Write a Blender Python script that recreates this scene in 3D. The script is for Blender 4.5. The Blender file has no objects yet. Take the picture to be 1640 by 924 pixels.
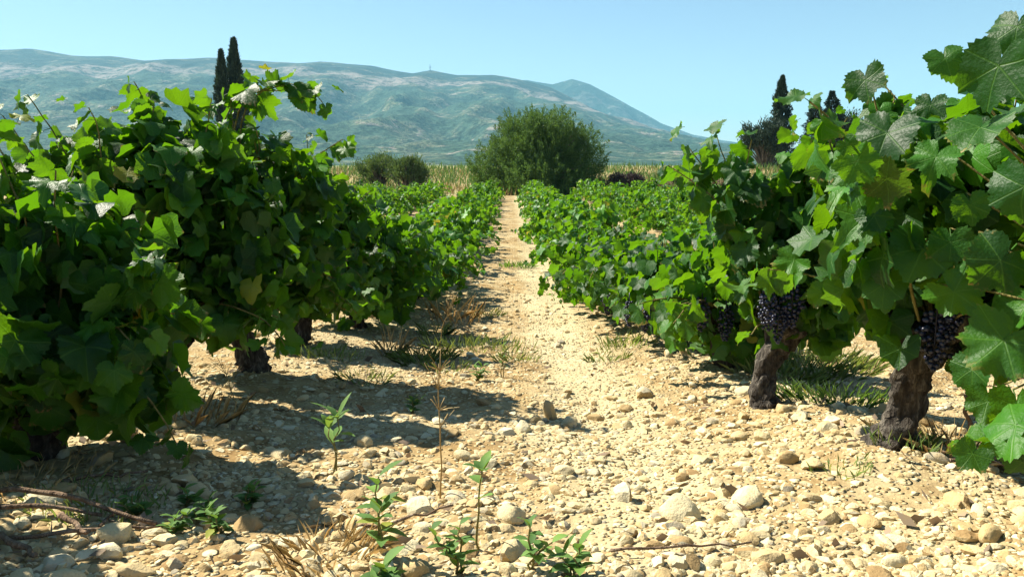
import bpy, bmesh, math, random
import numpy as np
from mathutils import Matrix, Vector, noise as mnoise

R = math.radians
SC = bpy.context.scene
COL = SC.collection

# ------------------------------------------------------------------ camera, sky, sun, exposure
cam_d = bpy.data.cameras.new('camera')
cam = bpy.data.objects.new('camera', cam_d)
COL.objects.link(cam)
cam.location = (0, 0, 0.6)
cam.rotation_euler = (R(90 - 8.7), 0, 0)
cam_d.sensor_width = 36
cam_d.lens = 28.25
cam_d.clip_start = 0.05
cam_d.clip_end = 30000
SC.camera = cam

SUN_DIR = Vector((-0.86, 0.50, 1.02)).normalized()          # towards the sun: left of the path and ahead
sun_el = math.asin(SUN_DIR.z)
sun_az = math.atan2(SUN_DIR.x, SUN_DIR.y)                  # clockwise from +Y
world = bpy.data.worlds.new('World')
SC.world = world
world.use_nodes = True
wn, wl = world.node_tree.nodes, world.node_tree.links
bg = wn['Background']
sky = wn.new('ShaderNodeTexSky')
sky.sky_type = 'NISHITA'
sky.sun_disc = False
sky.sun_elevation = sun_el
sky.sun_rotation = sun_az
sky.altitude = 100
sky.air_density = 1.0
sky.dust_density = 0.0
sky.ozone_density = 2.0
wl.new(sky.outputs['Color'], bg.inputs['Color'])
bg.inputs['Strength'].default_value = 0.056

sun_l = bpy.data.lights.new('sun', 'SUN')
sun_l.energy = 5.0
sun_l.angle = R(0.53)
sun_l.color = (1.0, 0.93, 0.80)
sun = bpy.data.objects.new('sun', sun_l)
COL.objects.link(sun)
sun.rotation_euler = (-SUN_DIR).to_track_quat('-Z', 'Y').to_euler()

SC.view_settings.view_transform = 'Standard'
SC.view_settings.look = 'None'
SC.view_settings.exposure = 1.40
SC.view_settings.gamma = 1.0
SC.view_settings.use_curve_mapping = False
SC.cycles.use_denoising = True
SC.cycles.max_bounces = 6
SC.cycles.diffuse_bounces = 1
SC.cycles.transmission_bounces = 5
SC.cycles.glossy_bounces = 2
SC.cycles.volume_bounces = 0
SC.cycles.use_fast_gi = False

# ------------------------------------------------------------------ helpers
def mesh_np(name, V, F, mat=None, smooth=False, uv=None):
    """V (n,3) and F (m,k) with k equal for all faces -> one mesh"""
    V = np.asarray(V, np.float32); F = np.asarray(F, np.int32)
    me = bpy.data.meshes.new(name)
    n, (m, k) = len(V), F.shape
    me.vertices.add(n); me.vertices.foreach_set('co', V.ravel())
    me.loops.add(m * k); me.loops.foreach_set('vertex_index', F.ravel())
    me.polygons.add(m)
    me.polygons.foreach_set('loop_start', np.arange(0, m * k, k, dtype=np.int32))
    me.polygons.foreach_set('loop_total', np.full(m, k, np.int32))
    if smooth:
        me.polygons.foreach_set('use_smooth', np.ones(m, bool))
    if uv is not None:
        l = me.uv_layers.new(name='UVMap')
        l.data.foreach_set('uv', np.asarray(uv, np.float32)[F.ravel()].ravel())
    if mat: me.materials.append(mat)
    me.update(calc_edges=True)
    return me

def link(name, data, parent=None, loc=None, M=None):
    o = bpy.data.objects.new(name, data)
    COL.objects.link(o)
    if parent is not None: o.parent = parent
    if M is not None: o.matrix_basis = M
    elif loc is not None: o.location = loc
    return o

def tag(o, label=None, cat=None, group=None, kind=None):
    if label: o['label'] = label
    if cat: o['category'] = cat
    if group: o['group'] = group
    if kind: o['kind'] = kind
    return o

class MB:
    """collects triangles"""
    def __init__(self): self.V, self.F, self.UV, self.n = [], [], [], 0
    def add(self, V, F, uv=None):
        V = np.asarray(V, float); self.V.append(V); self.F.append(np.asarray(F, int) + self.n)
        self.UV.append(np.zeros((len(V), 2)) if uv is None else np.asarray(uv, float)); self.n += len(V)
    def mesh(self, name, mat, smooth=False, uv=False):
        return mesh_np(name, np.concatenate(self.V), np.concatenate(self.F), mat, smooth,
                       np.concatenate(self.UV) if uv else None)

def tube(P, rad, sides=6, cap=True, bump=None):
    """swept tube of triangles along polyline P with radii rad"""
    P = np.asarray(P, float); n = len(P); rad = np.broadcast_to(np.asarray(rad, float), (n,))
    T = np.gradient(P, axis=0); T /= np.linalg.norm(T, axis=1)[:, None] + 1e-9
    ref = np.array([0, 0, 1.0]) if abs(T[0, 2]) < 0.9 else np.array([1.0, 0, 0])
    V = []
    u = np.cross(T[0], ref); u /= np.linalg.norm(u)
    a = np.linspace(0, 2 * math.pi, sides, endpoint=False)
    for i in range(n):
        u = u - T[i] * np.dot(u, T[i]); u /= np.linalg.norm(u) + 1e-9
        w = np.cross(T[i], u)
        rr = rad[i] * (np.ones(sides) if bump is None else bump(i, a))
        V.append(P[i] + rr[:, None] * (np.cos(a)[:, None] * u + np.sin(a)[:, None] * w))
    V = np.concatenate(V)
    i, j = np.meshgrid(np.arange(n - 1), np.arange(sides), indexing='ij')
    p = i * sides + j; q = i * sides + (j + 1) % sides
    F = np.concatenate([np.stack([p, q, q + sides], -1).reshape(-1, 3), np.stack([p, q + sides, p + sides], -1).reshape(-1, 3)])
    if cap:
        c = len(V); V = np.vstack([V, P[0], P[-1]])
        k = np.arange(sides); k2 = (k + 1) % sides; b = (n - 1) * sides
        F = np.concatenate([F, np.stack([k2, k, np.full(sides, c)], -1), np.stack([b + k, b + k2, np.full(sides, c + 1)], -1)])
    return V, F

def fbm(x, y, z=0.0, oct=3):
    v, a, f = 0.0, 1.0, 1.0
    for _ in range(oct):
        v += a * mnoise.noise((x * f, y * f, z * f)); a *= 0.5; f *= 2.03
    return v

def nrm(v):
    v = np.asarray(v, float); return v / (np.linalg.norm(v) + 1e-9)

ROWS = [-5.6, -3.4, -1.25, 1.1, 3.3, 5.5, 7.7, 9.9, 12.1]

def gbase(x, y):
    return -0.85 * math.tanh(0.128 * max(y, -4) / 0.85)
def gz(x, y):
    z = gbase(x, y)
    if -6 < y < 60 and abs(x) < 15:
        k = 1.0 / (1 + (max(y - 14, 0) / 8) ** 2)
        for xr in (-1.25, 1.1):
            z += 0.045 * k * math.exp(-((x - xr) / 0.36) ** 2)
        z += k * (0.035 * fbm(x * 1.1, y * 1.1, 3.1, 2) + 0.020 * mnoise.noise((x * 5.2, y * 5.2, 1.7)) + 0.008 * mnoise.noise((x * 13, y * 13, 6.1)))
        z -= 0.02 * k * math.exp(-((x - 0.42) / 0.22) ** 2)      # worn wheel track
    if y > 42:                                                    # the bank behind the field
        t = min((y - 42) / 30, 1); z += 1.15 * t * t * (3 - 2 * t)
    if y > 80:
        z += min((y - 80) / 400, 1) * 0.5 * mnoise.noise((x * 0.01, y * 0.01, 0.3))
    return z

# ------------------------------------------------------------------ materials
def mat(name):
    m = bpy.data.materials.new(name); m.use_nodes = True
    nt = m.node_tree; nt.nodes.clear()
    out = nt.nodes.new('ShaderNodeOutputMaterial')
    return m, nt, out
class G:
    """tiny node builder"""
    def __init__(self, nt): self.nt = nt
    def n(self, t, **kw):
        nd = self.nt.nodes.new(t)
        for k, v in kw.items(): setattr(nd, k, v)
        return nd
    def l(self, a, b): self.nt.links.new(a, b)
    def m(self, op, a, b=None, clamp=False):
        nd = self.n('ShaderNodeMath', operation=op, use_clamp=clamp)
        for i, v in enumerate((a, b)):
            if v is None: continue
            if isinstance(v, (int, float)): nd.inputs[i].default_value = v
            else: self.l(v, nd.inputs[i])
        return nd.outputs[0]
    def mix(self, f, a, b, blend='MIX'):
        nd = self.n('ShaderNodeMix', data_type='RGBA', blend_type=blend)
        for i, v in ((0, f), (6, a), (7, b)):
            if isinstance(v, (int, float)): nd.inputs[i].default_value = v
            elif isinstance(v, tuple): nd.inputs[i].default_value = (*v, 1)
            else: self.l(v, nd.inputs[i])
        return nd.outputs[2]
    def noise(self, vec, scale, detail=3, rough=0.55):
        nd = self.n('ShaderNodeTexNoise'); nd.inputs['Scale'].default_value = scale
        nd.inputs['Detail'].default_value = detail; nd.inputs['Roughness'].default_value = rough
        if vec is not None: self.l(vec, nd.inputs['Vector'])
        return nd
    def ramp(self, fac, pts, interp='LINEAR'):
        nd = self.n('ShaderNodeValToRGB'); nd.color_ramp.interpolation = interp
        e = nd.color_ramp.elements
        while len(e) < len(pts): e.new(0.5)
        for el, (p, c) in zip(e, pts): el.position = p; el.color = (*c, 1)
        self.l(fac, nd.inputs[0]); return nd.outputs[0]
    def smooth(self, v, a, b):
        nd = self.n('ShaderNodeMapRange', interpolation_type='SMOOTHSTEP')
        nd.inputs[1].default_value = a; nd.inputs[2].default_value = b; self.l(v, nd.inputs[0]); return nd.outputs[0]
    def bump(self, h, strength, dist):
        nd = self.n('ShaderNodeBump'); nd.inputs['Strength'].default_value = strength
        nd.inputs['Distance'].default_value = dist; self.l(h, nd.inputs['Height']); return nd.outputs[0]
    def bsdf(self, col, rough=0.8, spec=0.3, normal=None):
        b = self.n('ShaderNodeBsdfPrincipled')
        if isinstance(col, tuple): b.inputs['Base Color'].default_value = (*col, 1)
        else: self.l(col, b.inputs['Base Color'])
        if isinstance(rough, float): b.inputs['Roughness'].default_value = rough
        else: self.l(rough, b.inputs['Roughness'])
        b.inputs['Specular IOR Level'].default_value = spec
        if normal is not None: self.l(normal, b.inputs['Normal'])
        return b

def make_leaf_mat(name, top, bright, under, trans, veins=True, tfac=0.26, yellow=0.012, rough=0.5):
    m, nt, out = mat(name); g = G(nt)
    oi = g.n('ShaderNodeObjectInfo'); geo = g.n('ShaderNodeNewGeometry')
    rnd = g.m('FRACT', g.m('ADD', g.m('MULTIPLY', oi.outputs['Random'], 7.31), g.m('MULTIPLY', geo.outputs['Random Per Island'], 5.77)))
    rnd2 = g.m('FRACT', g.m('MULTIPLY', rnd, 17.3))
    col = g.ramp(rnd, [(0.0, tuple(c * 0.72 for c in top)), (0.45, top), (0.82, bright), (0.97, tuple(min(1, c * 1.25) for c in bright))])
    yl = g.smooth(rnd2, 1 - yellow, 1.0)
    col = g.mix(yl, col, (0.30, 0.30, 0.03))
    tcol = g.mix(rnd, trans, (trans[0] * 1.5, trans[1] * 1.15, trans[2]))
    tcol = g.mix(yl, tcol, (0.6, 0.5, 0.04))
    nrmo = None
    if veins:
        uv = g.n('ShaderNodeUVMap'); sep = g.n('ShaderNodeSeparateXYZ'); g.l(uv.outputs[0], sep.inputs[0])
        u, v = sep.outputs[0], sep.outputs[1]
        u = g.m('ABSOLUTE', u); vm = None
        for deg in (0, 52, 108):
            c, s = math.cos(R(90 - deg)), math.sin(R(90 - deg))
            d = g.m('ABSOLUTE', g.m('SUBTRACT', g.m('MULTIPLY', u, s), g.m('MULTIPLY', v, c)))
            al = g.m('ADD', g.m('MULTIPLY', u, c), g.m('MULTIPLY', v, s))
            k = g.m('MULTIPLY', g.smooth(d, 0.028, 0.006), g.m('GREATER_THAN', al, 0.0))
            vm = k if vm is None else g.m('MAXIMUM', vm, k)
        col = g.mix(g.m('MULTIPLY', vm, 0.30), col, (0.11, 0.24, 0.035))
        ns = g.noise(uv.outputs[0], 9.0, 2)
        vl = g.n('ShaderNodeVectorMath', operation='LENGTH'); g.l(uv.outputs[0], vl.inputs[0])
        edge = g.m('MULTIPLY', g.smooth(g.m('ADD', vl.outputs['Value'], g.m('MULTIPLY', g.m('SUBTRACT', ns.outputs[0], 0.5), 0.9)), 0.82, 1.02), g.smooth(rnd2, 0.62, 0.85))
        col = g.mix(g.m('MULTIPLY', edge, 0.85), col, (0.24, 0.19, 0.05)); tcol = g.mix(edge, tcol, (0.25, 0.16, 0.03))
        h = g.m('SUBTRACT', g.m('MULTIPLY', ns.outputs[0], 0.8), g.m('MULTIPLY', vm, 0.6))
        nrmo = g.bump(h, 0.30, 0.010)
    blot = g.noise(geo.outputs['Position'], 23.0, 2)
    col = g.mix(g.smooth(blot.outputs[0], 0.45, 0.75), col, g.mix(1.0, col, (1.18, 1.12, 0.8), 'MULTIPLY'))
    face = g.mix(geo.outputs['Backfacing'], col, g.mix(0.35, under, col))
    b = g.bsdf(face, rough, 0.26, nrmo)
    t = g.n('ShaderNodeBsdfTranslucent'); g.l(tcol, t.inputs['Color'])
    if nrmo is not None: g.l(nrmo, t.inputs['Normal'])
    mx = g.n('ShaderNodeMixShader'); mx.inputs[0].default_value = tfac
    g.l(b.outputs[0], mx.inputs[1]); g.l(t.outputs[0], mx.inputs[2]); g.l(mx.outputs[0], out.inputs[0])
    return m

M_LEAF = make_leaf_mat('vine_leaf', (0.007, 0.046, 0.004), (0.028, 0.112, 0.006), (0.055, 0.125, 0.030), (0.17, 0.46, 0.006))
M_LEAF_FAR = make_leaf_mat('vine_leaf_far', (0.018, 0.100, 0.005), (0.050, 0.175, 0.008), (0.09, 0.18, 0.04), (0.20, 0.50, 0.008), veins=False, yellow=0.03)
M_WEED = make_leaf_mat('weed_leaf', (0.065, 0.15, 0.035), (0.11, 0.21, 0.05), (0.12, 0.2, 0.08), (0.2, 0.4, 0.04), veins=False, yellow=0.03, rough=0.7)
M_GRASS = make_leaf_mat('green_grass', (0.13, 0.23, 0.07), (0.25, 0.34, 0.12), (0.16, 0.24, 0.09), (0.3, 0.42, 0.07), veins=False, yellow=0.1, rough=0.6)
M_DRY = make_leaf_mat('dry_grass', (0.42, 0.30, 0.13), (0.58, 0.45, 0.22), (0.5, 0.4, 0.2), (0.5, 0.36, 0.14), veins=False, yellow=0.0, rough=0.7, tfac=0.25)
M_DRYFAR = make_leaf_mat('far_dry_grass', (0.17, 0.16, 0.065), (0.27, 0.23, 0.10), (0.3, 0.25, 0.1), (0.3, 0.24, 0.08), veins=False, yellow=0.0, rough=0.8, tfac=0.2)
M_BUSH = make_leaf_mat('bush_leaf', (0.042, 0.108, 0.026), (0.085, 0.17, 0.04), (0.07, 0.13, 0.045), (0.13, 0.27, 0.045), veins=False, yellow=0.0, rough=0.7, tfac=0.25)
M_SHRUB = make_leaf_mat('shrub_leaf', (0.05, 0.10, 0.04), (0.085, 0.15, 0.05), (0.09, 0.13, 0.06), (0.12, 0.22, 0.04), veins=False, yellow=0.0, rough=0.6, tfac=0.2)
M_CYP = make_leaf_mat('cypress_leaf', (0.022, 0.042, 0.030), (0.034, 0.062, 0.04), (0.03, 0.05, 0.03), (0.03, 0.07, 0.03), veins=False, yellow=0.0, rough=0.7, tfac=0.1)
M_PURPLE = make_leaf_mat('dark_shrub_leaf', (0.05, 0.035, 0.04), (0.08, 0.055, 0.055), (0.06, 0.05, 0.05), (0.08, 0.05, 0.04), veins=False, yellow=0.0, rough=0.7, tfac=0.1)
M_DRYSH = make_leaf_mat('dry_shrub_leaf', (0.20, 0.15, 0.10), (0.30, 0.22, 0.15), (0.2, 0.15, 0.1), (0.2, 0.15, 0.08), veins=False, yellow=0.0, rough=0.8, tfac=0.15)

def make_bark(name, c1, c2, c3, scale=1.0):
    m, nt, out = mat(name); g = G(nt)
    tc = g.n('ShaderNodeTexCoord'); mp = g.n('ShaderNodeMapping'); mp.inputs['Scale'].default_value = (1, 1, 0.22)
    g.l(tc.outputs['Object'], mp.inputs[0])
    a = g.noise(mp.outputs[0], 55 * scale, 4, 0.65); b = g.noise(tc.outputs['Object'], 14 * scale, 3)
    col = g.ramp(a.outputs[0], [(0.30, c1), (0.52, c2), (0.72, c3)])
    col = g.mix(g.smooth(b.outputs[0], 0.4, 0.7), col, g.mix(1.0, col, (0.72, 0.66, 0.6), 'MULTIPLY'))
    bs = g.bsdf(col, 0.9, 0.2, g.bump(a.outputs[0], 1.0, 0.020)); g.l(bs.outputs[0], out.inputs[0])
    return m
M_BARK = make_bark('vine_bark', (0.016, 0.013, 0.010), (0.065, 0.056, 0.045), (0.20, 0.18, 0.145))
M_SHOOT = make_bark('vine_shoot', (0.14, 0.13, 0.04), (0.25, 0.22, 0.07), (0.36, 0.26, 0.11))
M_TWIG = make_bark('dry_twig', (0.10, 0.065, 0.04), (0.22, 0.15, 0.095), (0.34, 0.26, 0.18))
M_WOOD = make_bark('tree_bark', (0.06, 0.05, 0.04), (0.12, 0.10, 0.08), (0.2, 0.17, 0.13), 0.2)

def make_grape():
    m, nt, out = mat('grape_skin'); g = G(nt)
    geo = g.n('ShaderNodeNewGeometry')
    ns = g.noise(geo.outputs['Position'], 60, 2)
    col = g.ramp(geo.outputs['Random Per Island'], [(0, (0.004, 0.005, 0.018)), (0.6, (0.008, 0.010, 0.036)), (1, (0.018, 0.022, 0.07))])
    col = g.mix(g.m('MULTIPLY', g.smooth(ns.outputs[0], 0.4, 0.7), 0.35), col, (0.035, 0.045, 0.10))
    b = g.bsdf(col, 0.38, 0.5); g.l(b.outputs[0], out.inputs[0]); return m
M_GRAPE = make_grape()

def make_soil():
    m, nt, out = mat('stony_soil'); g = G(nt)
    geo = g.n('ShaderNodeNewGeometry'); P = geo.outputs['Position']
    n1 = g.noise(P, 1.3, 4, 0.6); n2 = g.noise(P, 9, 4, 0.65); n3 = g.noise(P, 70, 3, 0.6)
    vo = g.n('ShaderNodeTexVoronoi'); vo.inputs['Scale'].default_value = 55; g.l(P, vo.inputs['Vector'])
    vo2 = g.n('ShaderNodeTexVoronoi'); vo2.inputs['Scale'].default_value = 24; g.l(P, vo2.inputs['Vector'])
    sp = g.n('ShaderNodeSeparateXYZ'); g.l(vo.outputs['Color'], sp.inputs[0])
    sp2 = g.n('ShaderNodeSeparateXYZ'); g.l(vo2.outputs['Color'], sp2.inputs[0])
    soil = g.ramp(n2.outputs[0], [(0.3, (0.161, 0.093, 0.033)), (0.46, (0.277, 0.185, 0.076)), (0.66, (0.394, 0.301, 0.152))])
    soil = g.mix(g.smooth(n1.outputs[0], 0.42, 0.66), soil, g.mix(0.5, soil, (0.509, 0.443, 0.268)))
    sx = g.n('ShaderNodeSeparateXYZ'); g.l(P, sx.inputs[0])
    trk = g.m('ABSOLUTE', g.m('SUBTRACT', g.m('ADD', sx.outputs[0], g.m('MULTIPLY', n1.outputs[0], 0.35)), 0.52))     # the worn pale wheel track
    soil = g.mix(g.m('MULTIPLY', g.smooth(trk, 0.34, 0.10), 0.6), soil, (0.526, 0.460, 0.276))
    peb = g.ramp(sp.outputs[1], [(0, (0.338, 0.233, 0.101)), (0.5, (0.484, 0.380, 0.195)), (1, (0.580, 0.505, 0.311))])
    k = g.m('MULTIPLY', g.m('GREATER_THAN', sp.outputs[0], 0.45), g.smooth(vo.outputs['Distance'], 0.5, 0.3))
    col = g.mix(k, soil, peb)
    k2 = g.m('MULTIPLY', g.m('GREATER_THAN', sp2.outputs[0], 0.66), g.smooth(vo2.outputs['Distance'], 0.46, 0.34))
    peb2 = g.ramp(sp2.outputs[1], [(0, (0.370, 0.264, 0.121)), (0.5, (0.500, 0.405, 0.223)), (1, (0.597, 0.529, 0.337))])
    col = g.mix(k2, col, peb2)
    # beyond the field: dry grassland, then the green-brown plain
    nf = g.noise(P, 0.16, 4, 0.6)
    dry = g.ramp(nf.outputs[0], [(0.35, (0.30, 0.24, 0.11)), (0.55, (0.45, 0.36, 0.18)), (0.7, (0.22, 0.23, 0.09))])
    nff = g.noise(P, 0.012, 4, 0.6)
    plain = g.ramp(nff.outputs[0], [(0.35, (0.10, 0.15, 0.06)), (0.55, (0.22, 0.23, 0.10)), (0.7, (0.34, 0.29, 0.15))])
    col = g.mix(g.smooth(sx.outputs[1], 38.5, 41.0), col, dry)
    col = g.mix(g.smooth(sx.outputs[1], 90, 220), col, plain)
    h = g.m('ADD', g.m('MULTIPLY', n3.outputs[0], 0.35), g.m('ADD', g.m('MULTIPLY', k, g.m('SUBTRACT', 0.9, vo.outputs['Distance'])),
            g.m('MULTIPLY', k2, g.m('SUBTRACT', 1.3, vo2.outputs['Distance']))))
    bs = g.bsdf(col, 0.95, 0.12, g.bump(h, 0.9, 0.018)); g.l(bs.outputs[0], out.inputs[0])
    return m
M_SOIL = make_soil()

def make_stone():
    m, nt, out = mat('limestone'); g = G(nt)
    geo = g.n('ShaderNodeNewGeometry'); oi = g.n('ShaderNodeObjectInfo'); P = geo.outputs['Position']
    rnd = g.m('FRACT', g.m('ADD', g.m('MULTIPLY', oi.outputs['Random'], 9.13), g.m('MULTIPLY', geo.outputs['Random Per Island'], 6.1)))
    col = g.ramp(rnd, [(0, (0.261, 0.167, 0.070)), (0.2, (0.400, 0.292, 0.137)), (0.45, (0.505, 0.402, 0.215)), (0.7, (0.566, 0.478, 0.274)),
                       (0.9, (0.627, 0.570, 0.377)), (0.97, (0.313, 0.276, 0.193))])
    n1 = g.noise(P, 34, 4, 0.65); n2 = g.noise(P, 160, 3, 0.6)
    col = g.mix(g.smooth(n1.outputs[0], 0.45, 0.72), col, g.mix(0.55, col, (0.50, 0.36, 0.17)))
    col = g.mix(g.smooth(n2.outputs[0], 0.55, 0.8), col, g.mix(1.0, col, (0.78, 0.72, 0.62), 'MULTIPLY'))
    h = g.m('ADD', n1.outputs[0], g.m('MULTIPLY', n2.outputs[0], 0.3))
    bs = g.bsdf(col, 0.9, 0.2, g.bump(h, 0.6, 0.010)); g.l(bs.outputs[0], out.inputs[0]); return m
M_STONE = make_stone()

def make_hill(name, seed, rock, cliff, low, high, tanmix):
    m, nt, out = mat(name); g = G(nt)
    geo = g.n('ShaderNodeNewGeometry'); P = geo.outputs['Position']
    sx = g.n('ShaderNodeSeparateXYZ'); g.l(P, sx.inputs[0])
    at = g.n('ShaderNodeAttribute'); at.attribute_name = 'rel'           # height on the slope, 0 foot .. 1 crest
    mp = g.n('ShaderNodeMapping'); mp.inputs['Location'].default_value = (seed, seed * 2, 0); g.l(P, mp.inputs[0])
    big = g.noise(mp.outputs[0], 0.0022, 4, 0.55); mid = g.noise(mp.outputs[0], 0.009, 5, 0.65); fine = g.noise(mp.outputs[0], 0.035, 4, 0.7)
    t = g.m('ADD', at.outputs['Fac'], g.m('MULTIPLY', g.m('SUBTRACT', big.outputs[0], 0.5), 0.35))
    col = g.mix(g.smooth(t, 0.55, 0.85), low, high)
    col = g.mix(g.m('MULTIPLY', g.smooth(mid.outputs[0], 0.47, 0.66), tanmix), col, (0.42, 0.35, 0.19))
    col = g.mix(g.m('MULTIPLY', g.smooth(fine.outputs[0], 0.49, 0.58), 0.85), col, g.mix(1.0, col, (0.36, 0.48, 0.42), 'MULTIPLY'))
    scrub = g.noise(mp.outputs[0], 0.10, 3, 0.6)
    col = g.mix(g.m('MULTIPLY', g.smooth(scrub.outputs[0], 0.50, 0.55), 0.8), col, g.mix(1.0, col, (0.20, 0.32, 0.30), 'MULTIPLY'))
    # the broken limestone band below the crest, and scattered outcrops
    band = g.m('MULTIPLY', g.smooth(t, 0.68, 0.72), g.smooth(t, 0.82, 0.78))
    sm = g.n('ShaderNodeMapping'); sm.inputs['Scale'].default_value = (1, 1, 3.0); g.l(mp.outputs[0], sm.inputs[0])
    strat = g.noise(sm.outputs[0], 0.020, 6, 0.8)
    k = g.m('MULTIPLY', band, g.smooth(strat.outputs[0], 0.42, 0.54))
    k2 = g.m('MULTIPLY', g.smooth(mid.outputs[0], 0.54, 0.58), g.smooth(strat.outputs[0], 0.54, 0.58))
    col = g.mix(g.m('MULTIPLY', g.m('MAXIMUM', g.m('MULTIPLY', k, cliff), g.m('MULTIPLY', k2, rock)), 1.0, True), col, (0.30, 0.245, 0.215))
    h = g.m('ADD', g.m('MULTIPLY', mid.outputs[0], 1.0), g.m('MULTIPLY', fine.outputs[0], 0.35))
    bs = g.bsdf(col, 0.95, 0.1, g.bump(h, 0.8, 40.0)); g.l(bs.outputs[0], out.inputs[0]); return m
M_HILL = make_hill('hill_scrub', 0, 0.6, 0.8, (0.040, 0.082, 0.052), (0.010, 0.032, 0.033), 0.24)
M_HILL2 = make_hill('far_hill_scrub', 300, 1.0, 0.4, (0.03, 0.065, 0.045), (0.018, 0.04, 0.03), 0.1)

# ------------------------------------------------------------------ ground sheet
def build_ground():
    ys = [-60, -30, -15, -8, -4, -2, -1, -0.4, 0.1, 0.5, 0.8]
    y = 0.8
    while y < 9000:
        y += max(0.026, 0.0085 * y) if y < 42 else 0.06 * y
        ys.append(y)
    xs = list(np.arange(-2.6, 2.601, 0.045)); x, s = 2.6, 0.045
    while x < 7500:
        s *= 1.11; x += s; xs = [-x] + xs + [x]
    nx, ny = len(xs), len(ys)
    V = np.empty((ny, nx, 3))
    for j, yy in enumerate(ys):
        for i, xx in enumerate(xs):
            V[j, i] = (xx, yy, gz(xx, yy))
    idx = np.arange(nx * ny).reshape(ny, nx)
    F = np.stack([idx[:-1, :-1], idx[:-1, 1:], idx[1:, 1:], idx[1:, :-1]], -1).reshape(-1, 4)
    tag(link('ground', mesh_np('ground', V.reshape(-1, 3), F, M_SOIL, True)), kind='structure')
build_ground()

# ------------------------------------------------------------------ mountains: a main range and a farther peak
def ridge_range(name, material, pts, y0, y1, back, xs, ny, amp, seed, pw):
    px, ph = np.array(pts).T
    V = []; rel = []
    for j in range(ny):
        t = j / (ny - 1) * (1 + back)
        y = y0 + (y1 - y0) * t
        for x in xs:
            hr = np.interp(x, px, ph) + 5 * mnoise.noise((x * 0.006, seed, 0))
            tt = min(t, 1.0)
            # warp makes spurs and gullies run down the slope
            w = 0.07 * mnoise.noise((x * 0.0016 + seed, y * 0.0004, 2.0)) + 0.035 * mnoise.noise((x * 0.005 + seed, y * 0.0011, 5.0))
            p = min(max(tt + w * math.sin(math.pi * tt) * 1.6, 0), 1)
            sh = p ** pw
            sh = sh + 0.045 * (1 / (1 + math.exp(-(p - 0.80) * 45)) - p)           # the scarp
            if t > 1: sh = 1 - ((t - 1) / back) ** 2 * 0.9
            z = -1.5 + (hr + 1.5) * sh
            env = math.sin(math.pi * min(tt, 0.999)) if t <= 1 else 0
            z += amp * env * ((1 - abs(fbm(x * 0.0028 + seed, y * 0.0015, 1.0, 4))) - 0.75) * (0.4 + hr / 400)
            V.append((x, y, max(z, -1.6))); rel.append(sh)
    nx = len(xs); idx = np.arange(nx * ny).reshape(ny, nx)
    F = np.stack([idx[:-1, :-1], idx[:-1, 1:], idx[1:, 1:], idx[1:, :-1]], -1).reshape(-1, 4)
    me = mesh_np(name, V, F, material, True)
    a = me.attributes.new('rel', 'FLOAT', 'POINT'); a.data.foreach_set('value', np.array(rel, np.float32))
    tag(link(name, me), kind='structure')
RIDGE = [(-6500, 470), (-4200, 520), (-3000, 560), (-2466, 551), (-2330, 557), (-2130, 526), (-1950, 520), (-1780, 503), (-1470, 513), (-1420, 512), (-1030, 487), (-920, 497),
         (-670, 476), (-480, 440), (-390, 455), (-270, 433), (-90, 433), (30, 415), (190, 375), (430, 255), (680, 150), (1000, 70), (1500, 25), (2500, 5), (6500, 0)]
ridge_range('hills', M_HILL, RIDGE, 1000, 4000, 0.35, np.arange(-4200, 3000, 14), 130, 62, 11.0, 1.35)
RIDGE2 = [(-1500, 150), (-500, 400), (-100, 560), (100, 560), (270, 535), (400, 568), (520, 535), (720, 432), (1000, 280), (1215, 205), (1430, 165), (1580, 145), (2100, 90), (3000, 30), (6000, 0)]
ridge_range('far_hills', M_HILL2, RIDGE2, 4300, 5500, 0.3, np.arange(-1200, 4200, 16), 70, 110, 47.0, 1.1)
def mast():
    mb = MB(); b = np.array((-397., 4010., 450.))
    mb.add(*tube([b, b + (0, 0, 34)], [2.4, 1.2], 4)); mb.add(*tube([b + (-6, 0, 20), b + (6, 0, 20)], [1.2, 1.2], 4))
    tag(link('radio_mast', mb.mesh('radio_mast', M_WOOD)), 'tiny radio mast on the crest of the hills above the round bush', 'mast')
mast()

# the air between: one closed box of thin haze
def haze():
    m = bpy.data.materials.new('haze'); m.use_nodes = True; nt = m.node_tree; nt.nodes.clear()
    o = nt.nodes.new('ShaderNodeOutputMaterial'); v = nt.nodes.new('ShaderNodeVolumePrincipled')
    v.inputs['Color'].default_value = (0.34, 0.79, 1.0, 1); v.inputs['Density'].default_value = 0.00012
    v.inputs['Anisotropy'].default_value = 0.0
    nt.links.new(v.outputs[0], o.inputs['Volume'])
    x0, x1, y0, y1, z0, z1 = -7800, 7800, -90, 9300, -4, 640
    V = [(x, y, z) for z in (z0, z1) for y in (y0, y1) for x in (x0, x1)]
    F = [(0, 2, 3, 1), (4, 5, 7, 6), (0, 1, 5, 4), (2, 6, 7, 3), (0, 4, 6, 2), (1, 3, 7, 5)]
    tag(link('haze', mesh_np('haze', V, F, m)), kind='stuff')
haze()

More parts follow.
